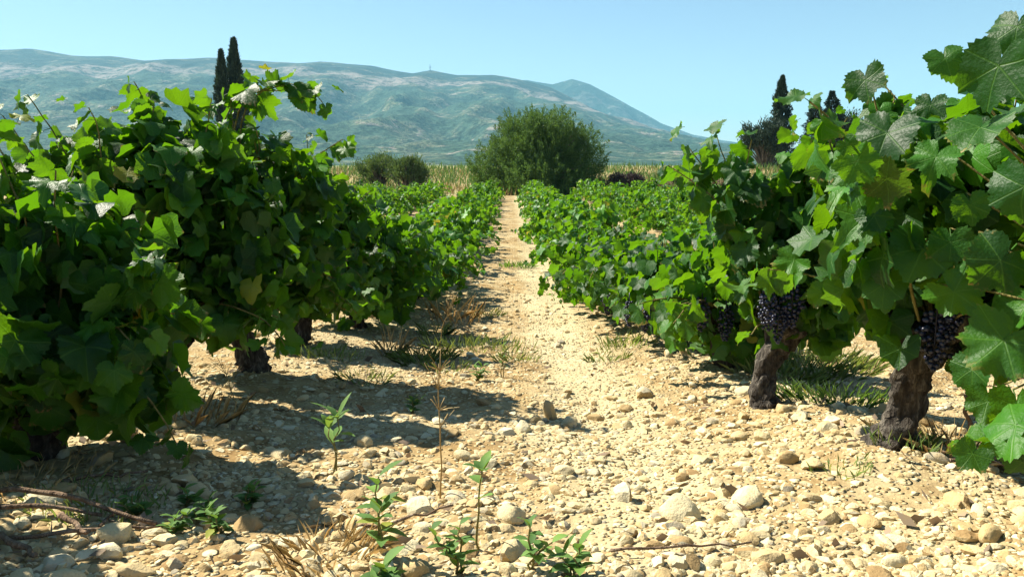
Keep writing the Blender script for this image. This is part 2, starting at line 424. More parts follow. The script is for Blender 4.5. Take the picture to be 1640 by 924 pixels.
# ------------------------------------------------------------------ vine leaves
def leaf_mesh(name, seed, n_out, material, petiole=True):
    rng = random.Random(seed)
    knots = [(0, 1.0), (24, 0.84), (34, 0.80), (54, 0.94), (76, 0.80), (88, 0.77), (112, 0.85), (138, 0.76), (160, 0.62), (172, 0.36), (180, 0.16)]
    ka = [k[0] for k in knots]; dl = rng.uniform(-0.5, 1.0); kr = [(k[1] - dl * 0.09 * (k[0] in (24, 34, 76, 88))) * rng.uniform(0.90, 1.09) for k in knots]
    half = n_out // 2
    angs = np.concatenate([np.linspace(-180, 180, n_out + 1)[:-1]])
    cup, fold, droop, wave, ph = rng.uniform(-0.35, 0.25), rng.uniform(-0.05, 0.5), rng.uniform(0.05, 0.6), rng.uniform(0.06, 0.20), rng.uniform(0, 6.28)
    curl = rng.uniform(-0.3, 0.3)
    if rng.random() < 0.2: fold += 0.5
    pts = [(0.0, 0.0)]
    def sh(r, a): return (r * math.sin(R(a)), r * math.cos(R(a)))
    def prof(a):
        a = abs(a); i = max(0, min(len(ka) - 2, int(np.searchsorted(ka, a, 'right')) - 1)); t = (a - ka[i]) / (ka[i + 1] - ka[i])
        t = t * t * (3 - 2 * t); return kr[i] * (1 - t) + kr[i + 1] * t
    rings = (0.36, 0.70, 1.0) if n_out > 30 else (0.55, 1.0)
    for f in rings:
        for i, a in enumerate(angs):
            r = prof(a)
            if f == 1.0 and abs(a) < 170: r *= 1 + (0.05 if i % 2 else -0.045) * rng.uniform(0.4, 1.5)
            else: r = r * (1 - f) * 0.15 + r * f
            pts.append(sh(r * f if f < 1 else r, a))
    pts = np.array(pts); x, y = pts.T; r = np.hypot(x, y); ph_a = np.arctan2(x, y)
    z = cup * r ** 2 + fold * np.abs(x) * 0.8 - droop * np.clip(y, 0, 2) ** 2 + wave * r ** 2 * np.sin(3 * ph_a + ph) + wave * 0.8 * r ** 3 * np.sin(7 * ph_a + ph * 2) + curl * x * r
    z += 0.05 * r ** 2 * np.cos(ph_a * 360 / 54)                      # blade puckers between the main veins
    V = np.stack([x, y, z], -1)
    F = [(0, 1 + (i + 1) % n_out, 1 + i) for i in range(n_out)]
    for k in range(len(rings) - 1):
        b0 = 1 + k * n_out
        for i in range(n_out):
            p0, p1 = b0 + i, b0 + (i + 1) % n_out; F += [(p0, p1, p1 + n_out), (p0, p1 + n_out, p0 + n_out)]
    F = np.array(F)
    off = np.array((0, -0.62, -0.38))
    uv = pts.copy()
    if petiole:
        P = [off, off * 0.55 + (0, 0, 0.10), (0, 0.0, 0.0)]
        tv, tf = tube(P, [0.026, 0.02, 0.018], 3, cap=False)
        F = np.concatenate([F, tf + len(V)]); V = np.vstack([V, tv]); uv = np.vstack([uv, np.tile((0.0, 0.4), (len(tv), 1))])
    V = V - off
    return mesh_np(name, V, F[:, ::-1] if False else F, material, True, uv), V, F, uv

LEAVES = [leaf_mesh('vine_leaf', s, 64, M_LEAF)[0] for s in range(20)]
LEAVES_SMALL = [leaf_mesh('vine_leaf_small', 50 + s, 28, M_LEAF)[0] for s in range(10)]
FAR_SRC = [leaf_mesh('leaf_src', 90 + s, 14, M_LEAF_FAR, petiole=False)[1:] for s in range(6)]

def leaf_matrix(pos, normal, tip, size, roll=0.0):
    n = nrm(normal); t = np.asarray(tip, float); t = nrm(t - n * np.dot(t, n)); s = np.cross(t, n)
    M = np.eye(4); M[:3, 0] = s * size; M[:3, 1] = t * size; M[:3, 2] = n * size; M[:3, 3] = pos
    return M

SUNV = np.array(SUN_DIR)
def shoot_path(rng, base, az, el, L, g, step=0.05):
    d = np.array((math.cos(el) * math.cos(az), math.cos(el) * math.sin(az), math.sin(el)))
    p = np.array(base, float); P = [p.copy()]; n = max(3, int(L / step))
    for i in range(n):
        f = i / n
        d = d + np.array((rng.gauss(0, 0.10), rng.gauss(0, 0.10), rng.gauss(0, 0.06) - g * (0.25 + 1.4 * f) * step * 3))
        d = nrm(d); p = p + d * step
        if p[2] < 0.07: break
        P.append(p.copy())
    return np.array(P)

def vine_layout(rng, H, RAD, n_leaves, th, size, lean=(0, 0), low=0.45, extra=(), stretch=1.25, el0=52):
    """shoots and leaf placements of one bush vine in its own space (z up from the foot)"""
    shoots, leaves = [], []
    head = np.array((lean[0] * th, lean[1] * th, th))
    def put_leaves(P, dens=1.0):
        seg = 0.0
        for i in range(1, len(P)):
            p = P[i]; d = nrm(P[i] - P[i - 1])
            if i < 2 or rng.random() > dens: continue
            for rep in range(2 if rng.random() < 0.42 else 1):
                out = nrm((p[0] - head[0] * 0.3, p[1] - head[1] * 0.3, (p[2] - H * 0.55) * 0.7) + np.array([rng.gauss(0, .05) for _ in range(3)]))
                rv = nrm([rng.gauss(0, 1) for _ in range(3)])
                side = nrm(np.cross(d, rv)); side = nrm(side + out * 0.7)
                nr = nrm(0.22 * np.array((0, 0, 1)) + 0.46 * out + 0.22 * SUNV + 0.80 * rv)
                tip = side * 0.7 + np.array((0, 0, -1.1)) + 0.3 * out
                f = i / len(P)
                s = size * rng.uniform(0.52, 1.28) * (1.0 - 0.45 * max(0, f - 0.7) / 0.3)
                q = p + (side * rng.uniform(0.0, 0.10) if rep else 0)
                if q[2] < 0.09: continue
                leaves.append((leaf_matrix(q, nr, tip, s), q))
    for P in extra:
        P = np.asarray(P, float); shoots.append(P); put_leaves(P)
    k = 0
    while len(leaves) < n_leaves and k < 120:
        k += 1
        az = rng.uniform(0, 2 * math.pi)
        base = head + np.array((math.cos(az), math.sin(az), 0.3)) * rng.uniform(0.03, 0.13)
        if rng.random() < low:
            el = R(rng.uniform(5, 45)); L = RAD * rng.uniform(0.8, 1.35); g = rng.uniform(0.35, 0.95)
        else:
            el = R(rng.uniform(el0, 87)); L = (H - th) * rng.uniform(0.75, 1.12); g = rng.uniform(0.02, 0.35)
        P = shoot_path(rng, base, az, el, L, g)
        # a hedge is a little longer along its row than across it
        P[:, 1] *= stretch; P[:, 2] = np.minimum(P[:, 2], H + rng.uniform(-.03, .06))
        shoots.append(P); put_leaves(P)
    rng.shuffle(leaves)
    return shoots, leaves[:n_leaves]

def trunk_mesh(rng, th, r0, lean, arms=4):
    mb = MB(); sd = rng.uniform(0, 99); n = 22; P = []; rad = []
    for i in range(n):
        t = i / (n - 1)
        w = 0.030 * math.sin(t * 5 + sd) * (1 - abs(2 * t - 1) * 0.4)
        P.append((lean[0] * th * t + w, lean[1] * th * t + 0.03 * math.sin(t * 4 + sd * 2), -0.06 + (th + 0.06) * t))
        rad.append(r0 * (1.15 - 0.38 * math.sin(t * 2.6) + 1.35 * max(0, t - 0.6) ** 1.0 - (0.55 if i == n - 1 else 0) + 0.16 * mnoise.noise((sd, i * 0.55, 0))))
    def bump(i, a):
        return np.array([1 + 0.50 * mnoise.noise((math.cos(x) * 1.5 + sd, math.sin(x) * 1.5, i * 0.42)) + 0.46 * mnoise.noise((math.cos(x) * 4 + sd, math.sin(x) * 4, i * 0.9)) for x in a])
    mb.add(*tube(P, rad, 24, bump=bump))
    for k in range(arms):
        az = k * 2 * math.pi / arms + rng.uniform(-.4, .4); b = np.array(P[-3]); d = np.array((math.cos(az), math.sin(az), rng.uniform(0.5, 1.0)))
        A = [b + d * s + np.array([rng.gauss(0, .008) for _ in range(3)]) for s in (0, 0.05, 0.10, 0.15)]
        sd2 = rng.uniform(0, 99)
        def b2(i, a, sd2=sd2): return np.array([1 + 0.35 * mnoise.noise((math.cos(x) * 2 + sd2, math.sin(x) * 2, i * 0.8)) for x in a])
        mb.add(*tube(A, [r0 * 0.7, r0 * 0.58, r0 * 0.52, r0 * 0.25], 9, bump=b2))
    return mb.mesh('trunk', M_BARK, True)

def ico(sub):
    bm = bmesh.new(); bmesh.ops.create_icosphere(bm, subdivisions=sub, radius=1)
    V = np.array([v.co for v in bm.verts]); F = np.array([[v.index for v in f.verts] for f in bm.faces]); bm.free(); return V, F
ICO1, ICO2, ICO3 = ico(1), ico(2), ico(3)

def bunch_mesh(seed, L=0.16, W=0.044, br=0.0078):
    rng = random.Random(seed); mb = MB(); pts = []
    for _ in range(900):
        t = rng.random(); w = W * (0.55 + 0.9 * t) if t < 0.35 else W * (0.95 * (1 - t) / 0.65 + 0.18)
        a = rng.uniform(0, 6.283); r = w * rng.uniform(0.55, 1.0)
        p = np.array((r * math.cos(a), r * math.sin(a), -0.03 - t * L))
        if all(np.linalg.norm(p - q) > br * 1.55 for q in pts): pts.append(p)
        if len(pts) > 75: break
    for p in pts: mb.add(ICO2[0] * br * rng.uniform(0.85, 1.1) + p, ICO2[1])
    mb.add(*tube([(0, 0, 0.03), (0, 0, -0.02), (0, 0, -L)], [0.003, 0.003, 0.002], 4))
    return mb.mesh('grape_bunch', M_GRAPE, True)
BUNCHES = [bunch_mesh(s) for s in range(4)]

def shoots_mesh(shoots, r=0.0045, sides=5):
    mb = MB()
    for P in shoots:
        if len(P) < 2: continue
        n = len(P); mb.add(*tube(P, np.linspace(r, r * 0.45, n), sides, cap=False))
    return mb

FILL_SRC = [leaf_mesh('leaf_src', 130 + k, 20, M_LEAF, petiole=False)[1:] for k in range(8)]
def fill_foliage(rng, n, H, RAD, zlow, size, cx=0.0, stretch=1.25, hides=None):
    """the dense body of the bush: leaves through its volume, thicker towards the skin"""
    mb = MB(); zc, hz = (zlow + H) / 2, (H - zlow) / 2; k = 0
    while k < n:
        d = nrm([rng.gauss(0, 1) for _ in range(3)]); q = rng.random() ** 0.45
        lump = 0.92 + 0.22 * mnoise.noise((d[0] * 2.2 + H * 7, d[1] * 2.2, d[2] * 2.2))
        p = np.array((d[0] * RAD * q * lump + cx, d[1] * RAD * stretch * q * lump, zc + np.sign(d[2]) * abs(d[2]) ** 0.8 * hz * q * min(lump, 1.0)))
        if p[2] < 0.1 or (hides and hides(p)): k += 0.2; continue
        rv = nrm([rng.gauss(0, 1) for _ in range(3)])
        nr = 0.20 * np.array((0, 0, 1)) + 0.35 * d + 0.20 * SUNV + 0.85 * rv
        M = leaf_matrix(p, nr, d * 0.3 + np.array((0, 0, -1.0)) + rv * 0.4, size * rng.uniform(0.5, 1.2))
        V, F, uv = FILL_SRC[rng.randrange(len(FILL_SRC))]
        mb.add(V @ M[:3, :3].T + M[:3, 3], F, uv); k += 1
    return mb.mesh('inner_foliage', M_LEAF, True, True)

N_LEAF = [0]
def near_vine(x, y, H, RAD, n, th, r0, seed, label, group, size=0.085, lean=(0, 0), low=0.45, bunches=(), extra=(), big=True, rotz=0.0, heroes=(), fill=300, fzl=0.2, frad=None, fcx=0.0, st=1.25, el0=52):
    """a vine whose leaves, shoots and bunches are separate parts; extra shoots, bunches and hero leaves in world offsets from the foot"""
    rng = random.Random(seed)
    root = link('grapevine', None, loc=(x, y, gz(x, y)))
    tag(root, label, 'grapevine', group)
    link('trunk', trunk_mesh(rng, th, r0, lean), root)
    shoots, leaves = vine_layout(rng, H, RAD, n, th, size, lean, low, extra, st, el0)
    for P in shoots:
        if len(P) < 2: continue
        V, F = tube(P, np.linspace(0.0048, 0.0022, len(P)), 5, cap=False)
        link('shoot', mesh_np('shoot', V, F, M_SHOOT, True), root)
    src = LEAVES if big else LEAVES_SMALL
    clear = [np.array((b[0], b[1], b[2] - 0.08)) for b in bunches]
    def hides(p): return any(abs(p[0] - c[0]) < 0.055 and abs(p[2] - c[2]) < 0.12 and p[1] < c[1] + 0.06 for c in clear)
    for M, q in leaves:
        if hides(M[:3, 3]): continue
        link('leaf', src[rng.randrange(len(src))], root, M=Matrix(M.tolist()))
        N_LEAF[0] += 1
    if fill:
        tag(link('inner_foliage', fill_foliage(rng, fill, H * 0.95, frad or RAD * 0.95, fzl, size * 0.95, fcx, st, hides), root), kind='stuff')
    foot = np.array((x, y, gz(x, y)))
    for (q, nv, tv, s, var) in heroes:      # the largest leaves in view, each on a cane of its own
        M = leaf_matrix(np.array(q) - foot, nv, tv, s)
        M[:3, 3] -= M[:3, :3] @ np.array((0, 0.62, 0.38))
        link('leaf', LEAVES[var % len(LEAVES)], root, M=Matrix(M.tolist()))
        a, c = np.array((lean[0] * th, lean[1] * th, th)), M[:3, 3]
        mid = (a + c) / 2 + np.array((c[0] - a[0], c[1] - a[1], 0)) * 0.15 + (0, 0, 0.10)
        P = [a * (1 - t) ** 2 + mid * 2 * t * (1 - t) + c * t * t for t in np.linspace(0, 1, 9)]
        V, F = tube(P, np.linspace(0.0045, 0.0022, 9), 5, cap=False)
        link('shoot', mesh_np('shoot', V, F, M_SHOOT, True), root)
    for i, (bx, by, bz, s) in enumerate(bunches):
        link('grape_bunch', BUNCHES[(seed + i) % 4], root, M=Matrix.Translation((bx, by, bz)) @ Matrix.Rotation(rng.uniform(0, 6), 4, 'Z') @ Matrix.Scale(s, 4))
    return root

GL = 'vines of the first row left of the path'
GR = 'vines of the first row right of the path'
HL1 = [ ((0.92, 2.15, 0.82), (-0.51, -0.5, 0.31), (0.2, -0.2, -1), 0.078, 10),
       ((0.94, 2.05, 0.68), (-0.84, -0.88, 0.69), (-0.44, -0.2, -1), 0.119, 8),
       ((0.99, 2.2, 0.51), (-0.47, -0.09, 0.13), (-0.06, -0.2, -1), 0.075, 7),
       ((0.93, 2.3, 0.4), (-0.93, -0.51, 0.51), (0.03, -0.2, -1), 0.067, 8),
       ((0.95, 2.1, 0.32), (-0.57, -0.73, 0.52), (-0.43, -0.2, -1), 0.076, 9),
       ((1.0, 1.95, 0.4), (-0.13, -0.66, 0.57), (-0.48, -0.2, -1), 0.118, 9),
       ((1.07, 2.2, 0.61), (-0.66, -1.15, 0.4), (-1.08, -0.2, -1), 0.101, 6),
       ((1.12, 2.2, 0.76), (-0.62, -1.01, 0.6), (-0.25, -0.2, -1), 0.064, 5) ]
HL0 = [ ((1.03, 1.85, 0.31), (-0.45, -0.69, 0.61), (0.82, -0.2, -1), 0.108, 6),
       ((1.05, 1.85, 0.51), (-0.47, -1.14, 0.17), (0.16, -0.2, -1), 0.067, 9),
       ((0.94, 1.6, 0.79), (-0.73, -0.54, 0.13), (-0.64, -0.2, -1), 0.117, 10),
       ((0.94, 1.8, 0.83), (-0.49, -0.77, 0.45), (0.34, -0.2, -1), 0.066, 11),
       ((1.0, 1.75, 0.68), (-0.29, -0.41, 0.92), (-0.39, -0.2, -1), 0.106, 9),
       ((1.04, 1.7, 0.4), (-0.27, -0.57, 0.1), (-1.08, -0.2, -1), 0.107, 4),
       ((1.0, 1.6, 0.25), (-0.57, -0.68, 0.87), (-1.16, -0.2, -1), 0.117, 1),
       ((1.04, 1.7, 0.09), (-0.61, -0.69, 0.53), (-0.25, -0.2, -1), 0.074, 6),
       ((1.04, 1.6, 0.11), (-0.5, -1.15, 0.77), (-0.05, -0.2, -1), 0.093, 0),
       ((0.98, 1.55, 0.56), (-0.78, -0.57, 0.07), (-0.48, -0.2, -1), 0.105, 4),
       ((1.03, 1.75, 0.15), (-1.46, -0.77, 0.47), (-0.05, -0.2, -1), 0.085, 9),
       ((1.03, 1.7, 0.88), (-1.15, -0.86, 0.66), (-0.26, -0.2, -1), 0.091, 4),
       ((0.99, 1.9, 0.62), (-0.51, -0.7, 0.62), (-0.46, -0.2, -1), 0.092, 2),
       ((1.04, 1.9, 0.42), (-0.36, -0.87, 0.27), (-0.08, -0.2, -1), 0.083, 10) ]
HL1 = [(a, b, c, d * 0.84, e) for a, b, c, d, e in HL1]
HL0 = [(a, b, c, d * 0.76, e) for a, b, c, d, e in HL0]
near_vine(-1.66, 1.50, 0.80, 0.46, 240, 0.30, 0.055, 101, 'leafy vine cut off by the left edge of the picture, nearest in its row', GL, 0.075, fill=260)
near_vine(-1.38, 2.26, 0.88, 0.50, 300, 0.30, 0.062, 102, 'low bushy vine at the far left with leaves hanging to the ground', GL, 0.072, low=0.55, lean=(0.15, 0), fill=720, fzl=0.02, st=0.5)
near_vine(-1.36, 3.10, 1.24, 0.56, 300, 0.34, 0.060, 103, 'tall dense vine below the pair of cypresses, second from the left', GL, 0.068, low=0.3, fill=950, fzl=0.20, st=0.44)
near_vine(-1.25, 3.74, 1.27, 0.54, 300, 0.36, 0.066, 104, 'dark vine with a long arching shoot and thick leaning trunk above the shadow', GL, 0.068, low=0.28, lean=(-0.25, 0.3),
          fill=900, fzl=0.22, st=0.44,
          extra=([(0.00, 0.00, 0.50), (-0.01, -0.02, 0.78), (0.01, -0.05, 0.99), (0.04, -0.08, 1.16), (0.08, -0.10, 1.25), (0.15, -0.10, 1.30), (0.22, -0.10, 1.32), (0.28, -0.10, 1.32), (0.34, -0.10, 1.31), (0.38, -0.10, 1.29), (0.41, -0.10, 1.25)],
                 [(-0.05, 0.00, 0.60), (-0.05, -0.02, 0.87), (-0.02, -0.05, 1.07), (0.03, -0.08, 1.21), (0.09, -0.10, 1.28), (0.16, -0.10, 1.31), (0.21, -0.10, 1.33), (0.27, -0.10, 1.33), (0.32, -0.10, 1.32), (0.36, -0.10, 1.30)],
                 [(-0.05, 0.00, 0.60), (-0.07, -0.02, 0.87), (-0.07, -0.05, 1.05), (-0.04, -0.08, 1.16), (0.00, -0.10, 1.22), (0.06, -0.10, 1.26), (0.11, -0.10, 1.30), (0.17, -0.10, 1.30), (0.23, -0.10, 1.30)]))
near_vine(-1.28, 4.76, 1.12, 0.54, 280, 0.34, 0.055, 105, 'shaded vine right behind the one with the arching shoot', GL, 0.066, low=0.3, fill=850, fzl=0.14, st=0.48)
near_vine(-1.12, 5.70, 0.98, 0.58, 260, 0.32, 0.050, 106, 'last of the tall dark vines left of the path', GL, 0.070, fill=600, fzl=0.05, st=0.6)
near_vine(-0.98, 6.65, 0.76, 0.62, 240, 0.30, 0.048, 107, 'lower sunlit vine just past the tall dark vines on the left', GL, 0.064, big=False, fill=420, fzl=0.04)
near_vine(-0.96, 7.60, 0.74, 0.62, 220, 0.28, 0.048, 108, 'second sunlit vine past the tall dark vines on the left', GL, 0.064, big=False, fill=360, fzl=0.04)

near_vine(1.50, 1.60, 1.02, 0.42, 270, 0.34, 0.060, 201, 'large-leaved vine cut off by the right edge of the picture', GR, 0.070, low=0.45, heroes=HL0, fill=420, fzl=0.3)
near_vine(1.08, 2.24, 1.10, 0.34, 280, 0.35, 0.056, 202, 'vine with a thick gnarled leaning trunk and blue-black grapes, right foreground', GR, 0.066, low=0.2, el0=66, lean=(0.35, 0.05), heroes=HL1, fill=680, fzl=0.24, frad=0.32, fcx=0.12,
          bunches=((0.06, -0.12, 0.45, 1.0), (0.10, -0.10, 0.60, 0.9), (-0.03, -0.06, 0.60, 0.75), (0.13, -0.06, 0.47, 1.0), (0.09, -0.15, 0.52, 0.8)))
near_vine(0.99, 3.06, 1.10, 0.22, 270, 0.33, 0.054, 203, 'upright pointed vine with a stout leaning trunk, second in the right row', GR, 0.064, low=0.15, lean=(0.25, 0.1), fill=600, fzl=0.22, frad=0.22, fcx=0.18, el0=74, st=0.75,
          bunches=((-0.04, -0.12, 0.50, 0.95), (0.05, -0.12, 0.52, 1.0), (0.01, -0.1, 0.42, 0.8)))
near_vine(1.06, 3.95, 0.72, 0.36, 260, 0.28, 0.050, 204, 'low bushy vine with leaves hanging to the stones, third in the right row', GR, 0.066, big=False, low=0.5, fill=420, fzl=0.03,
          bunches=((-0.16, -0.2, 0.40, 1.0), (-0.05, -0.22, 0.36, 1.0)))
near_vine(1.04, 4.92, 0.66, 0.46, 260, 0.26, 0.050, 205, 'low bushy vine beside the path, fourth in the right row', GR, 0.064, big=False, fill=440, fzl=0.10,
          bunches=((-0.36, -0.33, 0.36, 0.9), (-0.27, -0.36, 0.34, 0.95), (-0.13, -0.36, 0.38, 0.9)))
near_vine(0.92, 5.75, 0.68, 0.54, 250, 0.26, 0.048, 206, 'bushy sunlit vine reaching into the path, fifth in the right row', GR, 0.062, big=False, fill=420, fzl=0.06, bunches=((-0.25, -0.2, 0.30, 1.0),))
near_vine(0.89, 6.65, 0.70, 0.56, 230, 0.26, 0.048, 207, 'sunlit vine, sixth in the right row beside the path', GR, 0.062, big=False, fill=380, fzl=0.05)
near_vine(0.90, 7.60, 0.72, 0.58, 220, 0.26, 0.048, 208, 'sunlit vine, seventh in the right row beside the path', GR, 0.062, big=False, fill=340, fzl=0.05)

# ------------------------------------------------------------------ farther vines: one thing each, foliage as one mass
def far_variant(seed, n, H, RAD, size):
    rng = random.Random(seed)
    shoots, leaves = vine_layout(rng, H, RAD, n, 0.24, size, (0, 0), 0.5)
    mb = MB()
    for M, q in leaves:
        V, F, uv = FAR_SRC[rng.randrange(6)]
        mb.add(V @ M[:3, :3].T + M[:3, 3], F)
    fol = mb.mesh('foliage', M_LEAF_FAR, True)
    sm = shoots_mesh(shoots, 0.005, 3).mesh('shoots', M_SHOOT)
    return fol, sm, trunk_mesh(rng, 0.26, 0.05, (rng.uniform(-.2, .2), 0), 3)
FARV = [far_variant(400 + s, 290, 0.78, 0.60, 0.072) for s in range(8)]
ORD = ['first', 'second', 'third', 'fourth', 'fifth', 'sixth', 'seventh', 'eighth', 'ninth', 'tenth', 'eleventh', 'twelfth', 'thirteenth', 'fourteenth', 'fifteenth',
       'sixteenth', 'seventeenth', 'eighteenth', 'nineteenth', 'twentieth', 'twenty-first', 'twenty-second', 'twenty-third', 'twenty-fourth', 'twenty-fifth', 'twenty-sixth',
       'twenty-seventh', 'twenty-eighth', 'twenty-ninth', 'thirtieth', 'thirty-first', 'thirty-second', 'thirty-third', 'thirty-fourth', 'thirty-fifth', 'thirty-sixth', 'thirty-seventh', 'thirty-eighth', 'thirty-ninth', 'fortieth']
def far_rows():
    rng = random.Random(77)
    spec = [(-1.02, 8.55, 36.5, 'first', 'left', 8), (0.94, 8.55, 36.5, 'first', 'right', 7)]
    spec += [(-3.4, 9.5, 35.5, 'second', 'left', 0), (-5.6, 15.0, 35.5, 'third', 'left', 0)]
    spec += [(3.3, 6.6, 36, 'second', 'right', 0), (5.5, 10.5, 36, 'third', 'right', 0), (7.7, 15.5, 36, 'fourth', 'right', 0), (9.9, 22, 36, 'fifth', 'right', 0), (12.1, 28, 36, 'sixth', 'right', 0)]
    for xr, y0, y1, rowname, sd, k0 in spec:
        y, k = y0, k0
        while y < y1:
            x = xr + rng.gauss(0, 0.06)
            if not ((xr == -3.4 and rng.random() < 0.12)):
                root = link('grapevine', None, loc=(x, y, gz(x, y) - 0.01))
                s = rng.uniform(0.88, 1.12); root.rotation_euler.z = math.pi * rng.randrange(2) + rng.uniform(-.25, .25); root.scale = (s, s * 1.02, s * rng.uniform(0.86, 1.08))
                fol, sm, tr = FARV[rng.randrange(8)]
                link('trunk', tr, root); link('shoots', sm, root)
                tag(link('foliage', fol, root), kind='stuff')
                tag(root, f'{ORD[k]} vine of the {rowname} row {sd} of the path, counted from the camera' if k0 else f'green bush vine, {ORD[k]} to be seen in the {rowname} row {sd} of the path',
                    'grapevine', f'vines of the {rowname} row {sd} of the path')
                k += 1
            y += rng.uniform(0.86, 1.04)
far_rows()

# ------------------------------------------------------------------ trees, bushes and grass beyond the field
def leaf_cards(rng, C, D, L, W, droop=0.0):
    """narrow bent leaves: 4 verts, 2 tris each. C centres, D directions (n,3)"""
    n = len(C); rv = rng.normal(size=(n, 3)); S = np.cross(D, rv); S /= np.linalg.norm(S, axis=1)[:, None] + 1e-9
    L = np.broadcast_to(L, (n,))[:, None]; W = np.broadcast_to(W, (n,))[:, None]
    V = np.stack([C, C + D * L * .45 + S * W * .5, C + D * L + np.array((0, 0, -1)) * L * droop, C + D * L * .45 - S * W * .5], 1).reshape(-1, 3)
    b = np.arange(n)[:, None] * 4
    F = np.concatenate([b + np.array([[0, 1, 2]]), b + np.array([[0, 2, 3]])])
    return V, F

def limbs(rng, tips, base, r0, splits=0.45):
    mb = MB()
    for t in tips:
        t = np.asarray(t, float); b = np.asarray(base, float) + rng.normal(size=3) * (0.12, 0.12, 0)
        mid = b * (1 - splits) + t * splits + np.array((0, 0, 0.12 * np.linalg.norm(t - b))) + rng.normal(size=3) * 0.05
        P = [b, b * .6 + mid * .4, mid, mid * .5 + t * .5, t]
        mb.add(*tube(P, [r0, r0 * .75, r0 * .5, r0 * .3, r0 * .12], 6))
    return mb

def bush(name, x, y, rx, rz, zc, nclump, nleaf, L, W, material, label, cat, seed, up=0.7, group=None, cr=0.30, base_r=0.14):
    rng = np.random.default_rng(seed)
    root = link(name, None, loc=(x, y, gz(x, y) - 0.05)); tag(root, label, cat, group)
    C = []
    while len(C) < nclump:
        d = rng.normal(size=3); d /= np.linalg.norm(d)
        if d[2] < -0.55: continue
        k = rng.uniform(0.55, 0.95) if rng.random() < 0.8 else rng.uniform(0.1, 0.55)
        lump = 1 + 0.16 * math.sin(d[0] * 5 + seed) * math.cos(d[1] * 4 + seed)
        C.append((d[0] * rx * k * lump, d[1] * rx * k * lump, zc + d[2] * rz * k * lump))
    C = np.array(C)
    link('trunk', limbs(rng, C[:: max(1, nclump // 26)], (0, 0, -0.1), base_r).mesh('trunk', M_WOOD), root)
    mb = MB()
    for c in C:
        m = nleaf // nclump
        q = rng.normal(size=(m, 3)) * np.array((rx, rx, rz)) * cr * rng.uniform(0.55, 1.1) * 0.6 + c
        q = q[q[:, 2] > 0.12]
        o = (q - np.array((0, 0, zc * 0.4))) / np.array((rx, rx, rz)); o /= np.linalg.norm(o, axis=1)[:, None] + 1e-6
        D = o * (1 - up) + np.array((0, 0, up)) + rng.normal(size=q.shape) * 0.33; D /= np.linalg.norm(D, axis=1)[:, None]
        mb.add(*leaf_cards(rng, q, D, L * rng.uniform(0.6, 1.3, len(q)), W * rng.uniform(0.7, 1.3, len(q)), 0.12))
    tag(link('crown', mb.mesh('crown', material), root), kind='stuff')
    return root

def spray_bush(name, x, y, lobes, nspray, per, L, W, material, label, cat, seed):
    """a broad bush of feathery upswept sprays; lobes: (cx, cy, cz, rx, rz)"""
    rng = np.random.default_rng(seed)
    root = link(name, None, loc=(x, y, gz(x, y) - 0.05)); tag(root, label, cat)
    mb, tips = MB(), []
    wts = np.array([l[3] ** 2 * l[4] for l in lobes]); wts /= wts.sum()
    for k in range(nspray):
        cx, cy, cz, rx, rz = lobes[rng.choice(len(lobes), p=wts)]
        d = rng.normal(size=3); d /= np.linalg.norm(d)
        tip = np.array((cx, cy, cz)) + d * (rx, rx, rz) * rng.uniform(0.55, 1.0)
        if tip[2] < 0.25: tip[2] = rng.uniform(0.1, 0.6)
        o = d * (0.55, 0.55, 0.2) + np.array((0, 0, 0.75)) + rng.normal(size=3) * 0.18; o /= np.linalg.norm(o)
        ln = rng.uniform(0.5, 1.0)
        t = rng.random(per); P = tip - np.outer(1 - t, o) * ln + rng.normal(size=(per, 3)) * (0.13 * (1.15 - t))[:, None]
        P[:, 2] = np.maximum(P[:, 2], 0.05)
        D = o + rng.normal(size=(per, 3)) * 0.42; D /= np.linalg.norm(D, axis=1)[:, None]
        mb.add(*leaf_cards(rng, P, D, L * rng.uniform(0.5, 1.2, per), W * rng.uniform(0.7, 1.3, per), 0.1))
        if k % max(1, nspray // 40) == 0: tips.append(tip - o * 0.3)
    link('trunk', limbs(rng, tips, (0, 0, -0.1), 0.13).mesh('trunk', M_WOOD), root)
    tag(link('crown', mb.mesh('crown', material), root), kind='stuff')
spray_bush('round_bush', 1.25, 41.8, [(0.2, 0, 2.2, 2.7, 2.35), (-2.2, 0, 1.65, 1.6, 1.6), (2.3, 0.2, 1.9, 1.7, 1.85), (0.9, -0.6, 3.1, 1.7, 1.5), (-0.9, -0.4, 3.0, 1.6, 1.5), (0.3, -0.8, 1.2, 2.9, 1.2), (-2.6, -.2, .9, 1.0, .8)],
           1800, 80, 0.14, 0.036, M_BUSH, 'large rounded feathery green bush at the end of the path', 'bush', 5)
bush('small_bush', -7.35, 44.5, 1.0, 0.95, 1.15, 50, 8000, 0.16, 0.05, M_SHRUB, 'small dark green bush at the field edge, left one of two', 'bush', 6, up=0.3, group='two small bushes')
bush('small_bush', -5.5, 43.0, 1.05, 0.95, 1.05, 50, 8000, 0.20, 0.045, M_SHRUB, 'small feathery green bush at the field edge, right one of two', 'bush', 7, up=0.5, group='two small bushes')
bush('dark_shrub', 5.9, 42.2, 0.95, 0.55, 0.50, 30, 4000, 0.16, 0.05, M_PURPLE, 'low purple-brown shrub at the right foot of the round bush', 'bush', 8, up=0.4)
bush('dry_shrub', 10.4, 44, 1.0, 0.45, 0.40, 26, 3000, 0.18, 0.04, M_DRYSH, 'dry brownish shrub beside the vine field right of the small conifer', 'bush', 9, up=0.4, group='dry shrubs')
bush('dry_shrub', 8.1, 43, 0.8, 0.34, 0.32, 20, 2200, 0.18, 0.04, M_DRYSH, 'dry tan shrub beyond the vines between purple shrub and small conifer', 'bush', 10, up=0.4, group='dry shrubs')
